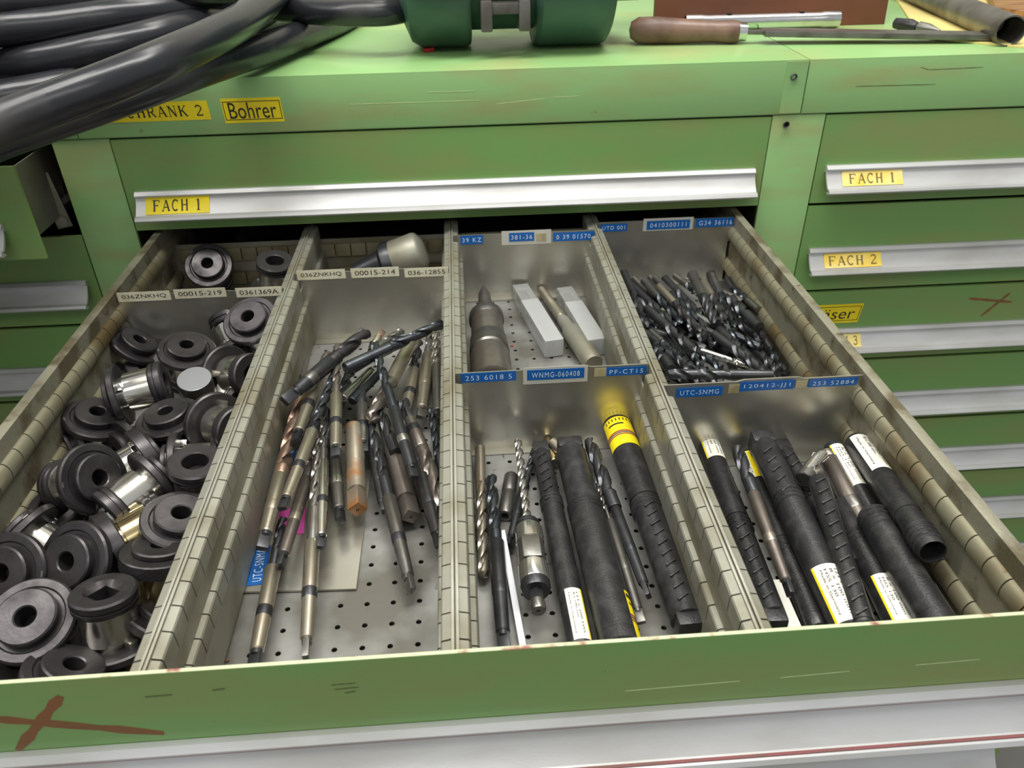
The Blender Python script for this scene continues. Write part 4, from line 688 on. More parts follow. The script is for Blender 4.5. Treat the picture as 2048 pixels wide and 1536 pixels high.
# ------------------------------------------------------------------ long slotted dividers
def divider(xc, label):
    cut = {s: [p['y'] for p in TB['plates'] if abs((p['x0'] if s > 0 else p['x1'])-xc) < .01] for s in (-1, 1)}
    t = empty('slotted_divider', (xc, 0, ZF), label, 'divider', 'long slotted dividers')
    b = MB(); b.box(-.0022, -.0004, YF+.0032, YB, 0, ZT-ZF-.0005, 0, None, .0004); b.box(.0004, .0022, YF+.0032, YB, 0, ZT-ZF, 0, None, .0004)
    b.box(-.0004, .0004, YF+.0032, YB, 0, ZT-ZF-.004); b.obj('spine', 'zinc_lt', t, 30)
    for s in (-1, 1):
        for (x_in, x_out, zt_, zm, nm) in ((.0022, .0078, -.1128, -.1405, 'upper_rail'), (.0040, .0118, -.1412, -.1835, 'lower_rail')):
            g = MB(); y = -.5711-PITCH+.001
            y = YF+.0036
            off = ((-.5711+.0006)-y) % PITCH
            ys = [(y, y+off-.0012)] if off > .003 else []
            q = y+off
            while q < YB-.003: ys.append((q, min(q+PITCH-.0010, YB-.001))); q += PITCH
            if nm == 'upper_rail':
                for yp in cut[s]:
                    n2 = []
                    for a, e in ys:
                        if e <= yp-.0115 or a >= yp+.001: n2.append((a, e)); continue
                        if a < yp-.0125: n2.append((a, yp-.0115))
                        if e > yp+.002: n2.append((yp+.001, e))
                    ys = n2
            for a, e in ys:
                zt2 = zt_-ZF; zm2 = zt_-ZF-.0135; P = [(x_in, zt2+.0012), (x_out-.0008, zt2), (x_out, zt2-.001), (x_out+.0003, zm2+.001), (x_out+.0001, zm2), (x_in, zm2)]
                n = len(P); v = [(s*p, a, z) for p, z in P]+[(s*p, e, z) for p, z in P]
                fs = [(i, (i+1) % n, n+(i+1) % n, n+i) for i in range(n)]+[tuple(range(n)), tuple(range(n, 2*n))]
                g.add(v, fs)
            g.obj(nm, 'zinc_lt', t, 25)
            MB().box(*sorted((s*(x_out-.0016), s*(x_out+.0001))), YF+.0034, YB, zm-ZF, zt_-ZF-.0134).obj(nm.replace('rail', 'web'), 'zinc', t, 0)
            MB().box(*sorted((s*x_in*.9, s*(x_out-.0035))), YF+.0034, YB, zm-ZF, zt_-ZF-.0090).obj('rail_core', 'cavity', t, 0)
        MB().box(*sorted((s*.0022, s*.0098)), YF+.0034, YB, 0, .0045).obj('foot_rail', 'zinc_lt', t, 0)
    return t
divider(XD[0], 'slotted divider between the black bushings and the long drills')
divider(XD[1], 'slotted divider nearly seen end-on in the middle of the open drawer')
divider(XD[2], 'slotted divider between the plastic boxes and the heap of short drills')

# ------------------------------------------------------------------ partition plates
def plate(p):
    x0, x1, y, zb, zt = p['x0'], p['x1'], p['y'], p['zb'], p['zt']
    t = empty('partition_plate', ((x0+x1)/2, y, zb), p['label'], 'partition', 'sheet metal partitions')
    mwi = Matrix.Translation((-(x0+x1)/2, -y, -zb)); w = x1-x0
    prof = [(x0+.004, zb), (x1-.004, zb), (x1-.004, zt-.030), (x1, zt-.027), (x1, zt)]
    for u, d in ((.70, 0), (.665, p.get('mid', .0016)), (.40, p.get('mid', .0016)), (.36, 0), (0, 0)): prof.append((x0+w*u, zt+d))
    prof += [(x0, zt-.027), (x0+.004, zt-.030)]
    n = len(prof); v = [(x, y-.0006, z) for x, z in prof]+[(x, y+.0006, z) for x, z in prof]
    MB().add(v, [tuple(range(n)), tuple(range(n, 2*n))[::-1]]+[(i, n+i, n+(i+1) % n, (i+1) % n) for i in range(n)], 0, mwi).obj('sheet', 'plate', t, 0)
    b = MB(); b.box(x0+.004, x1-.004, y-.009, y+.0006, zb, zb+.0008, 0, mwi); b.obj('foot_flange', 'plate', t, 0)
    for (a, e, z0, z1, txt, st) in p['tapes']:
        if st == 'w': sticker('label_strip', t, a, e, z0, z1, y-.0007, txt, 'cream', 'ink', inset=.26, tx=(.08, .92), T=mwi)
        elif st == 'b': sticker('label_strip', t, a, e, z0, z1, y-.0011, txt, 'tape_blue', 'tape_white', 'emboss', inset=.24, tx=(.08, .92), T=mwi, spacing=1.25)
        elif st == 'g': sticker('tape_residue', t, a, e, z0, z1, y-.0011, None, 'glue', 'ink', T=mwi)
        elif st == 'c': sticker('tape_residue', t, a, e, z0, z1, y-.0007, None, 'clear', 'ink', T=mwi)
for p in TB['plates']: plate(p)

# ------------------------------------------------------------------ drills
def flute_mesh(L, R, point=True, n=20, pitch=10.5, depth=.62, starts=2, core=.0):
    """helical flutes from z=0 (point) to z=L"""
    b = MB(); tl = R*.6 if point else 0
    rings = max(10, int(L/(pitch*R)*13)); v = []; f = []
    def rad(phi):
        q = (phi*starts/(2*PI)) % 1.0; d = abs(q-.5)*2       # 1 on land middle, 0 at flute middle
        t = min(1, max(0, (d-.18)/.30)); s = t*t*(3-2*t)
        return 1-depth*(1-s)
    for j in range(rings+1):
        z = tl+(L-tl)*j/rings; tw = 2*PI*z/(pitch*R); run = min(1, max(0, (L-z)/(2.2*R)))
        for i in range(n):
            a = 2*PI*i/n; r = R*(1-(1-rad(a))*run**.5) ; v.append((r*math.cos(a+tw), r*math.sin(a+tw), z))
    f = [(j*n+i, j*n+(i+1) % n, (j+1)*n+(i+1) % n, (j+1)*n+i) for j in range(rings) for i in range(n)]
    v.append((0, 0, 0)); k = len(v)-1; f += [(i, k, (i+1) % n) for i in range(n)]
    return b.add(v, f)
def tang(b, z0, z1, r, m=0):
    w = r*.86; h = r*.48; b.box(-w, w, -h, h, z0-.0015, z1, m, Matrix.Rotation(random.uniform(-.5, .5), 4, 'Z'), min(w, h)*.28)
def drill(d):
    """taper shank or straight shank twist drill; z runs from point to shank end"""
    mw, L = frame(d['p0'], d['p1']); R = d['r']; k = d.get('k', 'taper'); rng = random.Random(int(L*1e5)); 
    mw = mw @ Matrix.Rotation(rng.uniform(0, 6.28), 4, 'Z') if k not in ('tang_up',) else mw
    t = empty('twist_drill' if k != 'tap' else 'square_shank_tool', mw, d['label'], 'drill' if k != 'tap' else 'tool shank', 'loose drills and tools in the open drawer')
    f1 = d.get('ff', .5); fr = d.get('fr', .92)*R; zf = L*f1; fc, sc = d.get('fc', 'dark'), d.get('sc', 'grey')
    if k != 'tap':
        flute_mesh(zf, fr, True, pitch=d.get('pitch', 10.5), depth=d.get('depth', .6)).obj('flutes', fc, t, 48)
    if k == 'taper':
        b = MB(); n1 = L*d.get('nf', f1+.08); rt = R; e = L-R*2.6; g = n1+(e-n1)*.52
        b.lathe([(zf-.0004, 0), (zf-.0004, fr*.97), (n1-.001, fr*.95), (n1, fr*.9)], 20); b.obj('neck', d.get('nc', fc), t)
        b = MB(); b.lathe([(n1-.0002, 0), (n1-.0002, rt*.93), (n1+.0006, rt), (g, rt*.93)], 22)
        b.lathe([(g+R*1.4, rt*.90), (e, rt*.80), (e+R*.15, rt*.66), (e+R*.15, 0)], 22); b.obj('taper_shank', sc, t)
        MB().lathe([(g-.0001, rt*.94), (g+.0005, rt*.955), (g+R*1.4-.0005, rt*.925), (g+R*1.4, rt*.90)], 22).obj('shank_band', d.get('bc', 'dark'), t)
        b = MB(); b.lathe([(e+R*.1, rt*.62), (L-R*1.9, rt*.60), (L-R*1.8, 0)], 18); tang(b, L-R*2.1, L, rt*.78); b.obj('tang', d.get('tc', 'dark'), t)
        MB().lathe([(L-.0002, 0), (L-.0002, R*.13), (L+.0002, R*.16), (L+.0002, 0)][:3], 12).obj('centre_hole', 'hole', t)
    elif k == 'straight':
        MB().lathe([(zf-.0004, 0), (zf-.0004, R*.98), (L-.0006, R), (L, R*.88), (L, 0)], 20).obj('shank', sc, t)
    elif k == 'tap':
        b = MB(); e = L-R*2.6; b.lathe([(0, 0), (0, R*.9), (.001, R), (L*.42, R), (L*.44, R*.92), (e, R*.96), (e, 0)], 22); b.obj('shank', sc, t)
        b = MB(); q = R*.72; b.box(-q, q, -q, q, e-.001, L, 0, None, R*.2); b.obj('square_end', d.get('tc', sc), t)
        MB().lathe([(L-.0002, 0), (L+.0002, R*.15), (L+.0002, 0)][:2]+[(L-.001, R*.2)], 12).obj('centre_hole', 'hole', t)
    return t
for d in TB['drills']: drill(d)

# heap of short drills: a few masters, then copies
masters = {}
def heap_master(key, L, R, fc, sc):
    t = empty('twist_drill', Matrix.Identity(4)); ff = .60
    flute_mesh(L*ff, R, True, n=16, pitch=9.5).obj('flutes', fc, t, 48)
    MB().lathe([(L*ff-.0004, 0), (L*ff-.0004, R*.99), (L-.0005, R), (L, R*.85), (L, 0)], 14).obj('shank', sc, t)
    masters[key] = [t, False]
heap_master('a', .090, .0047, 'dark', 'dark'); heap_master('b', .080, .0041, 'blue', 'grey'); heap_master('c', .096, .0056, 'dark', 'dark'); heap_master('d', .086, .0039, 'black_ox', 'bronze'); heap_master('e', .075, .0031, 'bright', 'bright')
LEN = dict(a=.090, b=.080, c=.096, d=.086, e=.075)
for (key, p0, p1, label) in TB['heap']:
    mw, L = frame(p0, p1); s = L/LEN[key]; mw = mw @ Matrix.Diagonal((1, 1, s, 1)) if False else mw @ Matrix.Scale(1, 4)
    mw = mw @ Matrix.Rotation((p0[0]*977) % 6.28, 4, 'Z') @ Matrix.Diagonal((1, 1, s, 1))
    m_, used = masters[key]
    if not used: m_.matrix_world = mw; masters[key][1] = True; o = m_
    else: o = copy_tree(m_, mw)
    tag(o, label, 'drill', 'heap of short drills in the back right compartment')
# roughing end mill in the heap
def end_mill(p0, p1, R, label):
    mw, L = frame(p0, p1); t = empty('milling_cutter', mw, label, 'milling cutter'); zf = L*.52
    b = flute_mesh(zf, R, False, n=40, pitch=9, depth=.34, starts=4); n = 40
    b.v = [(x*(1-.05*((int(z/.0016)) % 2)), y*(1-.05*((int(z/.0016)) % 2)), z) for x, y, z in b.v]; b.obj('cutting_flutes', 'dark', t, 60)
    MB().lathe([(zf-.0005, 0), (zf-.0005, R*.9), (L-.0008, R*.9), (L, R*.8), (L, 0)], 20).obj('shank', 'grey', t)
for e in TB['mills']: end_mill(*e)

# ------------------------------------------------------------------ quick change bushings
def bushing_shape(kind, t, cb='bright'):
    g = 'black_ox'
    if kind in ('knurl',):
        b = MB(); b.lathe([(-.0042+.0014*i, .0252) for i in range(7)], 72, 0, None, 0, 2*PI, .0007)
        b.lathe([(-.0042, .0252), (-.005, .0244), (-.005, .012)], 40); b.lathe([(.0042, .0252), (.005, .0244), (.005, .012)], 40); b.obj('knurled_flange', g, t, 20)
    else:
        b = MB(); b.lathe([(-.0032, .012), (-.0032, .0250), (-.0022, .0262), (.0018, .0262), (.0030, .0250), (.0030, .0205), (.0022, .0195), (.0022, .0160)], 44); b.obj('flange', g, t)
        MB().box(.0238, .0252, -.002, .002, .0029, .00325).obj('flange_mark', 'grey', t, 0)
    b = MB(); hr = .0060; b.lathe([(-.006, 0), (-.006, hr), (.0084, hr), (.0092, hr+.0008), (.0092, .0164), (.0083, .0175), (.0056, .0175), (.0050, .0164), (.0022, .0164)], 36)
    b.obj('boss', g, t)
    MB().lathe([(-.0055, 0), (-.0055, hr-.0002)], 16).obj('bore', 'hole', t)
    b = MB(); b.lathe([(-.003, .0140), (-.0068, .0140), (-.0072, .0167), (-.0270, .0167), (-.0276, .0156)], 36); b.obj('body', cb, t)
    b = MB(); b.lathe([(-.0270, .0140), (-.0280, .0184), (-.0292, .0192), (-.0318, .0192), (-.0322, .0182), (-.0330, .0182), (-.0334, .0194), (-.0370, .0194), (-.0382, .0182)], 36)
    if kind == 'square':
        n = 32; s = .0066; v = []; z = -.0382
        for i in range(n): a = 2*PI*i/n; v.append((.0182*math.cos(a), .0182*math.sin(a), z))
        for i in range(n): a = 2*PI*i/n; v.append((.0112*math.cos(a), .0112*math.sin(a), z))
        for i in range(n): a = 2*PI*i/n; m = max(abs(math.cos(a)), abs(math.sin(a))); v.append((s*math.cos(a)/m, s*math.sin(a)/m, z+.003))
        for i in range(n): v.append((v[2*n+i][0], v[2*n+i][1], z+.012))
        f = [(k*n+i, k*n+(i+1) % n, (k+1)*n+(i+1) % n, (k+1)*n+i) for k in range(3) for i in range(n)]; b.add(v, f)
        b.add([(s, s, z+.0118), (-s, s, z+.0118), (-s, -s, z+.0118), (s, -s, z+.0118)], [(0, 1, 2, 3)])
    else: b.lathe([(-.0382, .0182), (-.0382, .0098), (-.0374, .0090), (-.0250, .0090), (-.0250, 0)], 32)
    b.obj('end_cap', g, t)
    MB().lathe([(-.0262, 0), (-.0262, .0088)], 16).obj('cap_bore', 'hole', t)
    for s in (-1, 1): MB().box(-.0030, .0030, s*.0150 if s > 0 else -.0205, .0205 if s > 0 else -.0150, -.0078, -.0030, 0, None, .0005).obj('drive_lug', 'bright', t)
bmaster = {}
for (kind, cb, pos, nrm, label) in TB['bushings']:
    nrm = Vector(nrm).normalized(); mw, _ = frame(pos, Vector(pos)+nrm*.01); mw = mw @ Matrix.Rotation((pos[0]*531) % 6.28, 4, 'Z') if kind != 'square' else mw @ Matrix.Rotation(.35, 4, 'Z')
    if (kind, cb) not in bmaster:
        t = empty('chuck_bushing', Matrix.Identity(4)); bushing_shape(kind, t, cb); bmaster[(kind, cb)] = t; t.matrix_world = mw
    else: t = copy_tree(bmaster[(kind, cb)], mw)
    tag(t, label, 'bushing', 'quick change bushings in the left compartment')
for (pos, nrm, R, L, label, kind) in TB['sleeves']:
    mw, _ = frame(pos, Vector(pos)+Vector(nrm).normalized()*.01)
    if kind == 'slug':
        t = empty('aluminium_slug', mw, label, 'metal slug'); MB().lathe([(-L, 0), (-L, R*.97), (-.001, R), (-.0003, R*.985)], 36).obj('side', 'grey', t); MB().lathe([(-.0003, R*.985), (0, R*.96), (.0, 0)], 36).obj('turned_face', 'alu_slug', t, 20)
    elif kind == 'arbor':
        t = empty('milling_arbor', mw, label, 'tool holder'); MB().lathe([(-L, 0), (-L, R*.5), (-L*.6, R*.75), (-L*.55, R), (-L*.45, R), (-L*.42, R*.96)], 36).obj('dark_collar', 'dark', t); MB().lathe([(-L*.42, R*.96), (-L*.08, R), (-.003, R*.95), (0, R*.78), (.003, R*.5), (.003, 0)], 36).obj('nose', 'zinc', t)
    else:
        t = empty('steel_sleeve', mw, label, 'sleeve'); MB().lathe([(-L, R*.8), (-L, R*.96), (-L*.4, R), (-L*.38, R*.94), (-.0015, R), (0, R*.95), (0, R*.68), (-.001, R*.64), (-L*.8, R*.6), (-L*.8, 0)], 36).obj('sleeve_body', 'black_ox', t); MB().lathe([(-L*.95, R*.97), (-L*.45, R*1.01)], 36).obj('ground_band', 'bright', t)

# ------------------------------------------------------------------ plastic tool tubes
def bend(V, F, R, ang0, w, z0, h, flip=False):
    """wrap flat print (u along the tube, v round it) on a cylinder"""
    out = []
    for u, q in V:
        a = ang0+(q-.5)*w*(-1 if flip else 1); z = z0+u*h; out.append((R*math.cos(a), R*math.sin(a), z))
    return out, F
def tool_tube(d):
    mw, L = frame(d['p0'], d['p1']); R = d['r']; t = empty('tool_tube', mw, d['label'], 'tool tube', 'black plastic tool tubes')
    a_, th, z_ = d.get('cap', 'square'), d.get('thread', .5), L
    zt = L*th; R2 = R*.93
    # p0 end = far end, p1 = near end; the wide sleeve is on side d['wide']
    wide_far = d.get('wide', 'far') == 'far'
    def body(za, zb, r, n=28):
        dr = 1 if zb > za else -1
        return [(za, 0), (za, r*.93), (za+dr*.0015, r), (zb, r)]
    b = MB(); ra, rb = (R, R2) if wide_far else (R2, R)
    b.lathe([(0, 0), (0, ra*.90), (.002, ra), (zt, ra), (zt+.0004, ra*.9), (zt+.0004, 0)], 30); b.obj('tube_far', 'plastic', t, 30)
    if d.get('open'):
        b = MB(); b.lathe([(zt, rb), (L-.0006, rb), (L, rb*.97), (L, rb*.90), (L-.02, rb*.88), (L-.02, 0)], 30); b.obj('tube_near', 'plastic', t, 30)
        MB().lathe([(L-.0195, 0), (L-.0195, rb*.86)], 20).obj('mouth_shadow', 'hole', t)
    else:
        b = MB(); b.lathe([(zt, rb), (L-.010, rb), (L-.0095, rb*.9), (L-.0095, 0)], 30); b.obj('tube_near', 'plastic', t, 30)
    def ring(z, r): return [(z-.0014, r), (z-.0006, r+.0011), (z+.0006, r+.0011), (z+.0014, r)]
    b = MB()
    rz = [(zt+.004*i, rb) for i in (1, 2, 3)] if wide_far and not d.get('open') else [(zt-.004*i, ra) for i in (1, 2, 3)]
    if d.get('open'): rz = [(L-.006-.005*i, rb) for i in range(4)]
    if d.get('openfar'): rz = [(.004+.005*i, ra) for i in range(4)]
    for z, r in rz:
        T = Matrix.Rotation(.12, 4, 'Y'); P = ring(0, r*1.004); b.lathe(P, 28, 0, Matrix.Translation((0, 0, z)) @ T)
    b.obj('screw_thread', 'plastic', t, 50)
    # raised dashes
    b = MB(); s0, s1, rr = d.get('dash', (0, 0, 0)) or (0, 0, 0)
    rr = (ra if s0 < th else rb)
    if s1 > s0:
        n = int((s1-s0)*L/.0095)
        for i in range(n):
            z = L*s0+(i+.5)*(s1-s0)*L/n; b.box(rr*.98, rr+.0010, -.0042, .0042, -.0007, .0007, 0, Matrix.Rotation(d.get('da', .15), 4, 'Z') @ Matrix.Translation((0, 0, z)) @ Matrix.Rotation(.5, 4, 'X'), .0002)
        b.obj('grip_dash', 'plastic', t, 30)
    b = MB(); q = rb*.80
    if a_ == 'square' and not d.get('open'): b.box(-q, q, -q*1.0, q*1.0, L-.012, L, 0, None, rb*.22); b.obj('square_cap', 'plastic', t, 30)
    if a_ == 'squarefar': q = ra*.84; b.box(-q, q, -q, q, -.010, .003, 0, None, ra*.2); b.obj('square_cap', 'plastic', t, 30); b = MB()
    if a_ in ('round', 'squarefar') and not d.get('open'): MB().lathe([(L-.0098, rb), (L-.001, rb), (L, rb*.92), (L, 0)], 30).obj('end_cap', 'plastic', t)
    for lb in d.get('labels', []):
        s0, s1, a0, a1, style = lb; r = (ra if (s0+s1)/2 < th else rb)+.00025; z0, z1 = L*s0, L*s1; b = MB(); n = 18
        def patch(za, zb, aa, ab, m, r): b.lathe([(za, r), (zb, r)], n, m, None, aa, ab)
        if style == 'white':
            patch(z0, z1, a0, a1, 0, r); patch(z0, z1, a1, a1+.14, 1, r)
            k = 0
            for txt, ac in (('123 x 200 HSS', .22), ('8 x 100 mm', .40), ('Made in Germany', .78), ('HSS 130', .6)):
                V, F = text_mesh(txt); V, F = bend(V, F, r+.0002, a0+(a1-a0)*ac, (a1-a0)*.11, z0+(z1-z0)*.10, (z1-z0)*(.8 if len(txt) > 8 else .5), True); b.add(V, F, 2)
            b.obj('paper_label', ['white', 'yellow', 'ink'], t, 30)
        elif style == 'whiteR':
            patch(z0, z1, a0, a1, 0, r); patch(z0, z1, a0-.14, a0, 1, r)
            for txt, ac in (('123 x 200 HSS', .30), ('8 x 100 mm', .48), ('Made in Germany', .78)):
                V, F = text_mesh(txt); V, F = bend(V, F, r+.0002, a0+(a1-a0)*ac, (a1-a0)*.11, z0+(z1-z0)*.10, (z1-z0)*(.8 if len(txt) > 10 else .5), True); b.add(V, F, 2)
            b.obj('paper_label', ['white', 'yellow', 'ink'], t, 30)
        elif style == 'yellow_edge':
            patch(z0, z1, a0, a0+(a1-a0)*.45, 1, r); patch(z0, z1, a0+(a1-a0)*.45, a1, 0, r)
            V, F = text_mesh('130 HSS'); V, F = bend(V, F, r+.0002, a0+(a1-a0)*.6, (a1-a0)*.22, z0+(z1-z0)*.15, (z1-z0)*.7, True); b.add(V, F, 2)
            b.obj('paper_label', ['white', 'yellow', 'ink'], t, 30)
        elif style == 'yellow':
            patch(z0, z1, a0, a1, 0, r); zz = z0+(z1-z0)
            for u, w_, m in ((.52, .045, 1), (.58, .04, 2), (.64, .035, 1)): patch(z0+(z1-z0)*u, z0+(z1-z0)*(u+w_), a0, a1, m, r+.0001)
            for i in range(9): a = a0+(a1-a0)*(.08+.84*i/9); patch(z0+(z1-z0)*.06, z0+(z1-z0)*.15, a, a+.08, 3, r+.0001)
            patch(z0+(z1-z0)*.24, z0+(z1-z0)*.29, a0+(a1-a0)*.4, a0+(a1-a0)*.8, 3, r+.0001)
            b.obj('paper_label', ['yellow', 'red', 'navy', 'ink'], t, 30)
    return t
for d in TB['tubes']: tool_tube(d)

# ------------------------------------------------------------------ other things in the third compartment
def lathe_thing(name, label, cat, p0, p1, parts, group=None):
    mw, L = frame(p0, p1); t = empty(name, mw, label, cat, group)
    for nm, m, prof in parts: MB().lathe([(z*L, r) for z, r in prof], 36).obj(nm, m, t)
    return t, L
q = TB['collet']; R = q['r']
lathe_thing('milling_chuck', 'heavy steel milling chuck with slim taper shank beside the plastic boxes', 'tool holder', q['p0'], q['p1'],
    [('taper_shank', 'grey', [(0, 0), (0, R*.10), (.09, R*.34), (.10, R*.36), (.34, R*.50)]),
     ('slotted_nut', 'grey', [(.34, R*.5), (.345, R*.9), (.36, R), (.40, R), (.405, R*.9)]),
     ('barrel', 'brown', [(.405, R*.9), (.60, R*.92)]),
     ('step', 'grey', [(.60, R*.92), (.61, R*1.0), (.73, R*1.08), (.74, R*1.0)]),
     ('rear_sleeve', 'brown', [(.74, R*1.0), (.76, R*1.06), (.99, R*1.08), (1.0, R*.9), (1.0, 0)])])
for q in TB['boxes']:
    mw, L = frame(q['p0'], q['p1']); r = q['r']; t = empty('plastic_box', mw, q['label'], 'plastic box', 'milky plastic tool boxes')
    MB().box(-r, r, -r, r, L*.30, L, 0, None, r*.12).obj('lower_half', 'milky', t, 30)
    MB().box(-r*.93, r*.93, -r*.93, r*.93, 0, L*.42, 0, None, r*.12).obj('upper_half', 'milky2', t, 30)
    b = MB()
    for i in range(16): z = L*.34+i*L*.6/16; b.box(r*.3, r*.99, r*.99, r*1.02, z, z+L*.012)
    b.obj('scale_ridge', 'milky2', t, 0)
    MB().lathe([(L*.1, 0), (L*.1, r*.4), (L*.9, r*.4), (L*.9, 0)], 12).obj('packed_cutter', 'grey', t)
q = TB['sleeve2']; R = q['r']
lathe_thing('extension_sleeve', 'brownish tapered drill sleeve lying between the two plastic boxes', 'drill sleeve', q['p0'], q['p1'],
    [('thin_end', 'bronze', [(0, 0), (0, R*.5), (.40, R*.62), (.42, R*.5)]), ('neck', 'zinc_lt', [(.42, R*.5), (.45, R*.66), (.56, R*.7), (.57, R*.8)]), ('thick_end', 'zinc', [(.57, R*.8), (.60, R), (.98, R*1.05), (1, R*.9), (1, 0)])])
q = TB['weldon']; R = q['r']
t, L = lathe_thing('weldon_holder', 'polished round holder with ground flat and hex nut at its lower end', 'tool holder', q['p0'], q['p1'],
    [('front_collar', 'dark', [(0, 0), (0, R*.78), (.02, R*.86), (.05, R*.86), (.055, R*.8), (.08, R*.8), (.085, R*.95)]),
     ('polished_band', 'bright', [(.085, R*.95), (.10, R*.98), (.26, R*.98), (.262, R*.94)]),
     ('middle', 'grey', [(.262, R*.94), (.53, R*.94), (.532, R*1.0)]),
     ('rear_band', 'bright', [(.532, R*1.0), (.70, R), (.71, R*.97)]),
     ('dark_end', 'dark', [(.71, R*.97), (.76, R), (.80, R*.9), (.80, R*.4)]),
     ('end_disc', 'grey', [(.90, R*.3), (.90, R*.46), (.98, R*.5), (1.0, R*.44), (1, R*.12), (.98, R*.08), (.98, 0)])])
MB().box(R*.72, R*.985, -R*.62, R*.62, L*.27, L*.52, 0, None, .001).obj('clamping_flat', 'grey', t)
MB().lathe([(L*.79, 0), (L*.79, R*.46), (L*.91, R*.46), (L*.91, 0)], 6).obj('hex_nut', 'dark', t, 20)
q = TB['bush2']; R = q['r']
lathe_thing('reducing_sleeve', 'short dark grey hollow sleeve standing between the drills', 'sleeve', q['p0'], q['p1'],
    [('sleeve_body', 'grey', [(0, 0), (0, R*.85), (.03, R), (.42, R), (.44, R*.93), (.47, R*.93), (.49, R), (.95, R), (1.0, R*.9), (1.0, R*.5), (.8, R*.45), (.8, 0)]), ('bore', 'hole', [(.81, 0), (.81, R*.44)])])
q = TB['strip']; a, b_ = Vector(q['p0']), Vector(q['p1']); mw, L = frame(a, b_)
tag(MB().box(-.0012, .0012, -.0022, .0022, 0, L, 0, None, .0004).obj('plastic_strip', 'strip', None, 30, mw), 'thin white plastic strip lying beside the long dark drill', 'strip')
q = TB['paper_strip']; mw, L = frame(q['p0'], q['p1'])
tag(MB().box(-.0003, .0003, -.0045, .0045, 0, L).obj('paper_strip', 'white', None, 0, mw), 'narrow white paper strip between the front ends of two black tubes', 'strip')
q = TB['cyl_small']
for (p0, p1, r, m, label) in q:
    t, L = lathe_thing('straight_shank', label, 'tool shank', p0, p1, [('shank', m, [(0, 0), (0, r*.9), (.03, r), (.97, r), (1, r*.88), (1, 0)]), ('end_face', 'grey', [(1.0005, 0), (1.0005, r*.8)])])
# loose partition plate lying flat under the long drills
P = TB['loose_plate']; b = MB(); z = ZF+.0008
v = [(x, y, z) for x, y in P]+[(x, y, z+.0016) for x, y in P]
t = empty('loose_plate', None, 'loose aluminium partition plate lying flat under the long drills', 'plate')
b.add(v, [(3, 2, 1, 0), (4, 5, 6, 7)]+[(i, (i+1) % 4, 4+(i+1) % 4, 4+i) for i in range(4)]); b.obj('sheet', 'plate', t, 0)
def flat_label(name, parent, p0, p1, w, zc, txt, back, ink):
    """label lying flat: baseline p0 -> p1, width w to its left"""
    a = Vector(p0); c = Vector(p1); d = (c-a); L = d.length; d /= L; n = Vector((-d.y, d.x)); b = MB()
    P = lambda u, q, h: ((a+d*u*L+n*q*w).x, (a+d*u*L+n*q*w).y, zc+h)
    b.add([P(0, 0, 0), P(1, 0, 0), P(1, 1, 0), P(0, 1, 0), P(0, 0, .0003), P(1, 0, .0003), P(1, 1, .0003), P(0, 1, .0003)], [(4, 5, 6, 7), (0, 1, 5, 4), (1, 2, 6, 5), (2, 3, 7, 6), (3, 0, 4, 7)], 0)
    if txt:
        V, F = text_mesh(txt, 1.2); b.add([P(.08+.84*x, .25+.5*y, .0005) for x, y in V], F, 1)
    return b.obj(name, [back, ink], parent, 0)
for (p0, p1, w, txt, back) in TB['loose_labels']: flat_label('label_strip', t, p0, p1, w, ZF+.0025, txt, back, 'tape_white')
q = TB['yellow_strip']; mw, L = frame(q['p0'], q['p1'])
tag(MB().box(-.0008, .0008, -.004, .004, 0, L, 0, None, .0003).obj('yellow_strip', 'amber', None, 30, mw), 'thin yellow strip beside the open ended tube', 'strip')
# crumbs of red and yellow
for i, (p, m, cat) in enumerate(TB['crumbs']):
    rr = random.Random(i); b = MB(); n = 6; s = .0013
    v = [(rr.uniform(.6, 1.2)*s*math.cos(2*PI*k/n), rr.uniform(.6, 1.2)*s*math.sin(2*PI*k/n), 0) for k in range(n)]; v += [(x*.7, y*.7, s*.8) for x, y, z in v]
    b.add(v, [tuple(range(n))[::-1], tuple(range(n, 2*n))]+[(k, (k+1) % n, n+(k+1) % n, n+k) for k in range(n)])
    tag(b.obj('swarf_chip', m, None, 0, Matrix.Translation(p)), cat, 'chip')

# ------------------------------------------------------------------ on top of the cabinets
def spline(pts, n=7):
    P = [Vector(p) for p in pts]; P = [P[0]*2-P[1]]+P+[P[-1]*2-P[-2]]; out = []
    for i in range(1, len(P)-2):
        for k in range(n):
            t = k/n; a, b, c, d = P[i-1:i+3]; out.append(.5*((2*b)+(c-a)*t+(2*a-5*b+4*c-d)*t*t+(3*b-a-3*c+d)*t**3))
    return out+[P[-2]]
for pts, r, label in TB['hoses']:
    o = MB().tube(spline(pts), r, 18).obj('rubber_hose', 'hose', None, 60); tag(o, label, 'hose', 'black hoses lying over the cabinet corner')
q = TB['drum']; t = empty('cable_drum', q['c'], 'dark green cast machine housing with two thick round ends', 'machine housing')
RX = Matrix.Rotation(PI/2, 4, 'Y'); R = q['R']
def px(x): return x-q['c'][0]
xs = q['xs']
for a, e in ((xs[0], xs[1]), (xs[2], xs[3])):
    a, e = px(a), px(e); g = .012
    MB().lathe([(a, 0), (a, R*.55), (a+.004, R*.72), (a+g, R*.93), (a+g*2, R), (e-.006, R), (e-.001, R*.97), (e, R*.93), (e, 0)] if a < 0 else [(a, 0), (a, R*.93), (a+.001, R*.98), (a+.006, R*1.02), (e-.010, R*1.02), (e-.003, R*1.0), (e, R*.95), (e+.001, R*.6), (e+.001, 0)], 56, 0, RX).obj('end_bell', 'drum', t)
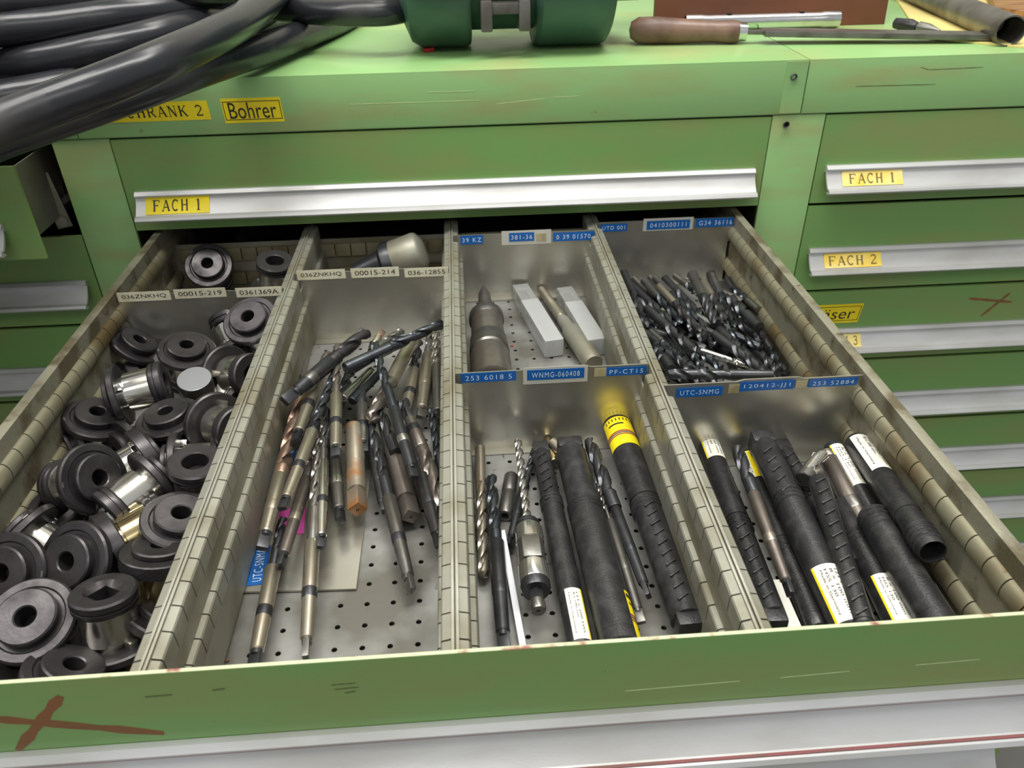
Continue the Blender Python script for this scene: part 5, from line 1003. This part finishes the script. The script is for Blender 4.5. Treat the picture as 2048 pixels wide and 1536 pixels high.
MB().lathe([(px(xs[1])-.002, R*.82), (px(xs[2])+.002, R*.82)], 56, 0, RX).obj('middle_barrel', 'drum', t)
b = MB(); bx0, bx1 = px(q['bx'][0]), px(q['bx'][1]); by = -R*.80; bz = -R*.52
b.box(bx0, bx0+.012, by-.014, by+.02, bz-.018, bz+.012, 0, None, .002); b.box(bx1-.012, bx1, by-.014, by+.02, bz-.018, bz+.012, 0, None, .002); b.box(bx0+.006, bx1-.006, by-.009, by+.005, bz-.002, bz+.009, 0, None, .001)
b.obj('steel_bracket', 'pipe', t)
MB().box(px(xs[3])+.001, px(xs[3])+.040, -.03, .045, -R*.52, -R*.05, 0, None, .006).obj('terminal_box', 'drum', t)
# file with wooden handle
q = TB['file']; mw, L = frame(q['p0'], q['p1']); t = empty('hand_file', mw, 'long flat file with a worn brown wooden handle', 'file')
hr = q['hr']; hl = q['hl']
MB().lathe([(0, 0), (.002, hr*.6), (.010, hr*.95), (.030, hr*1.0), (hl*.55, hr*.86), (hl*.8, hr*.78), (hl*.93, hr*.86), (hl, hr*.8), (hl, 0)], 28).obj('handle', 'wood_handle', t)
MB().lathe([(hl-.001, hr*.72), (hl+.009, hr*.66), (hl+.010, 0)], 24).obj('ferrule', 'chrome', t)
b = MB(); b.box(-.002, .002, -.005, .005, hl+.008, hl+.03, 0, None, .0006); b.box(-.003, .003, -.0125, .0125, hl+.028, L, 0, None, .0006); b.obj('blade', 'pipe', t)
# box spanner tube with cross hole
q = TB['spanner']; mw, L = frame(q['p0'], q['p1']); r = q['r']; t = empty('box_spanner', mw, 'shiny chromed tubular spanner with cross holes lying behind the file', 'spanner')
MB().lathe([(0, r*.8), (0, r*1.08), (L*.10, r*1.08), (L*.13, r), (L*.87, r), (L*.9, r*1.12), (L, r*1.12), (L, r*.85), (L*.92, r*.8)], 32).obj('tube', 'chrome', t)
for u in q['holes']:
    T = Matrix.Translation((0, 0, L*u)) @ Matrix.Rotation(q['ha'], 4, 'Z') @ Matrix.Rotation(PI/2, 4, 'Y')
    MB().lathe([(r*.96, 0), (r*1.0, r*.46), (r*1.02, r*.46), (r*1.005, 0)][:2]+[(r*1.02, r*.40), (r*1.02, 0)], 20, 0, T).obj('cross_hole', 'hole', t)
q = TB['pipe']; mw, L = frame(q['p0'], q['p1']); r = q['r']; t = empty('steel_pipe', mw, 'grey steel pipe with open end lying on yellowed sheets', 'pipe')
MB().lathe([(0, r*.9), (0, r), (L, r), (L, r*.84), (L*.1, r*.82), (L*.1, 0)], 40).obj('tube', 'pipe', t); MB().lathe([(L*.3, 0), (L*.3, r*.8)], 24).obj('bore', 'hole', t)
for (pts, z, th, m, nm, label, cat) in TB['slabs']:
    n = len(pts); v = [(x, y, z) for x, y in pts]+[(x, y, z+th) for x, y in pts]
    tag(MB().add(v, [tuple(range(n))[::-1], tuple(range(n, 2*n))]+[(i, (i+1) % n, n+(i+1) % n, n+i) for i in range(n)]).obj(nm, m, None, 0), label, cat)
q = TB['board']; 
tag(MB().prism([(q['y'], .0555), (q['y']+.006, .0555), (q['y']+.036, .34), (q['y']+.030, .34)], q['x0'], q['x1']).obj('hardboard_panel', 'board', None, 0), 'brown hardboard panel standing behind the spanner and the file', 'board')
q = TB['plier']; mw, L = frame(q['p0'], q['p1']); t = empty('small_pliers', mw, 'small black pliers lying beside the steel pipe', 'pliers')
MB().lathe([(0, 0), (.001, .006), (L*.35, .0075), (L*.5, .005), (L*.52, 0)], 16).obj('grip', 'plastic', t); MB().lathe([(L*.5, .004), (L*.55, .0065), (L*.75, .006), (L, .0015), (L, 0)], 12).obj('jaw', 'pipe', t)
tag(MB().box(-.006, .006, -.0025, .0025, 0, .004, 0, None, .001).obj('red_crumb', 'redpaint', None, 0, Matrix.Translation(TB['redbit']) @ Matrix.Rotation(.5, 4, 'Z')), 'small red crumb at the foot of the dark green housing', 'crumb')
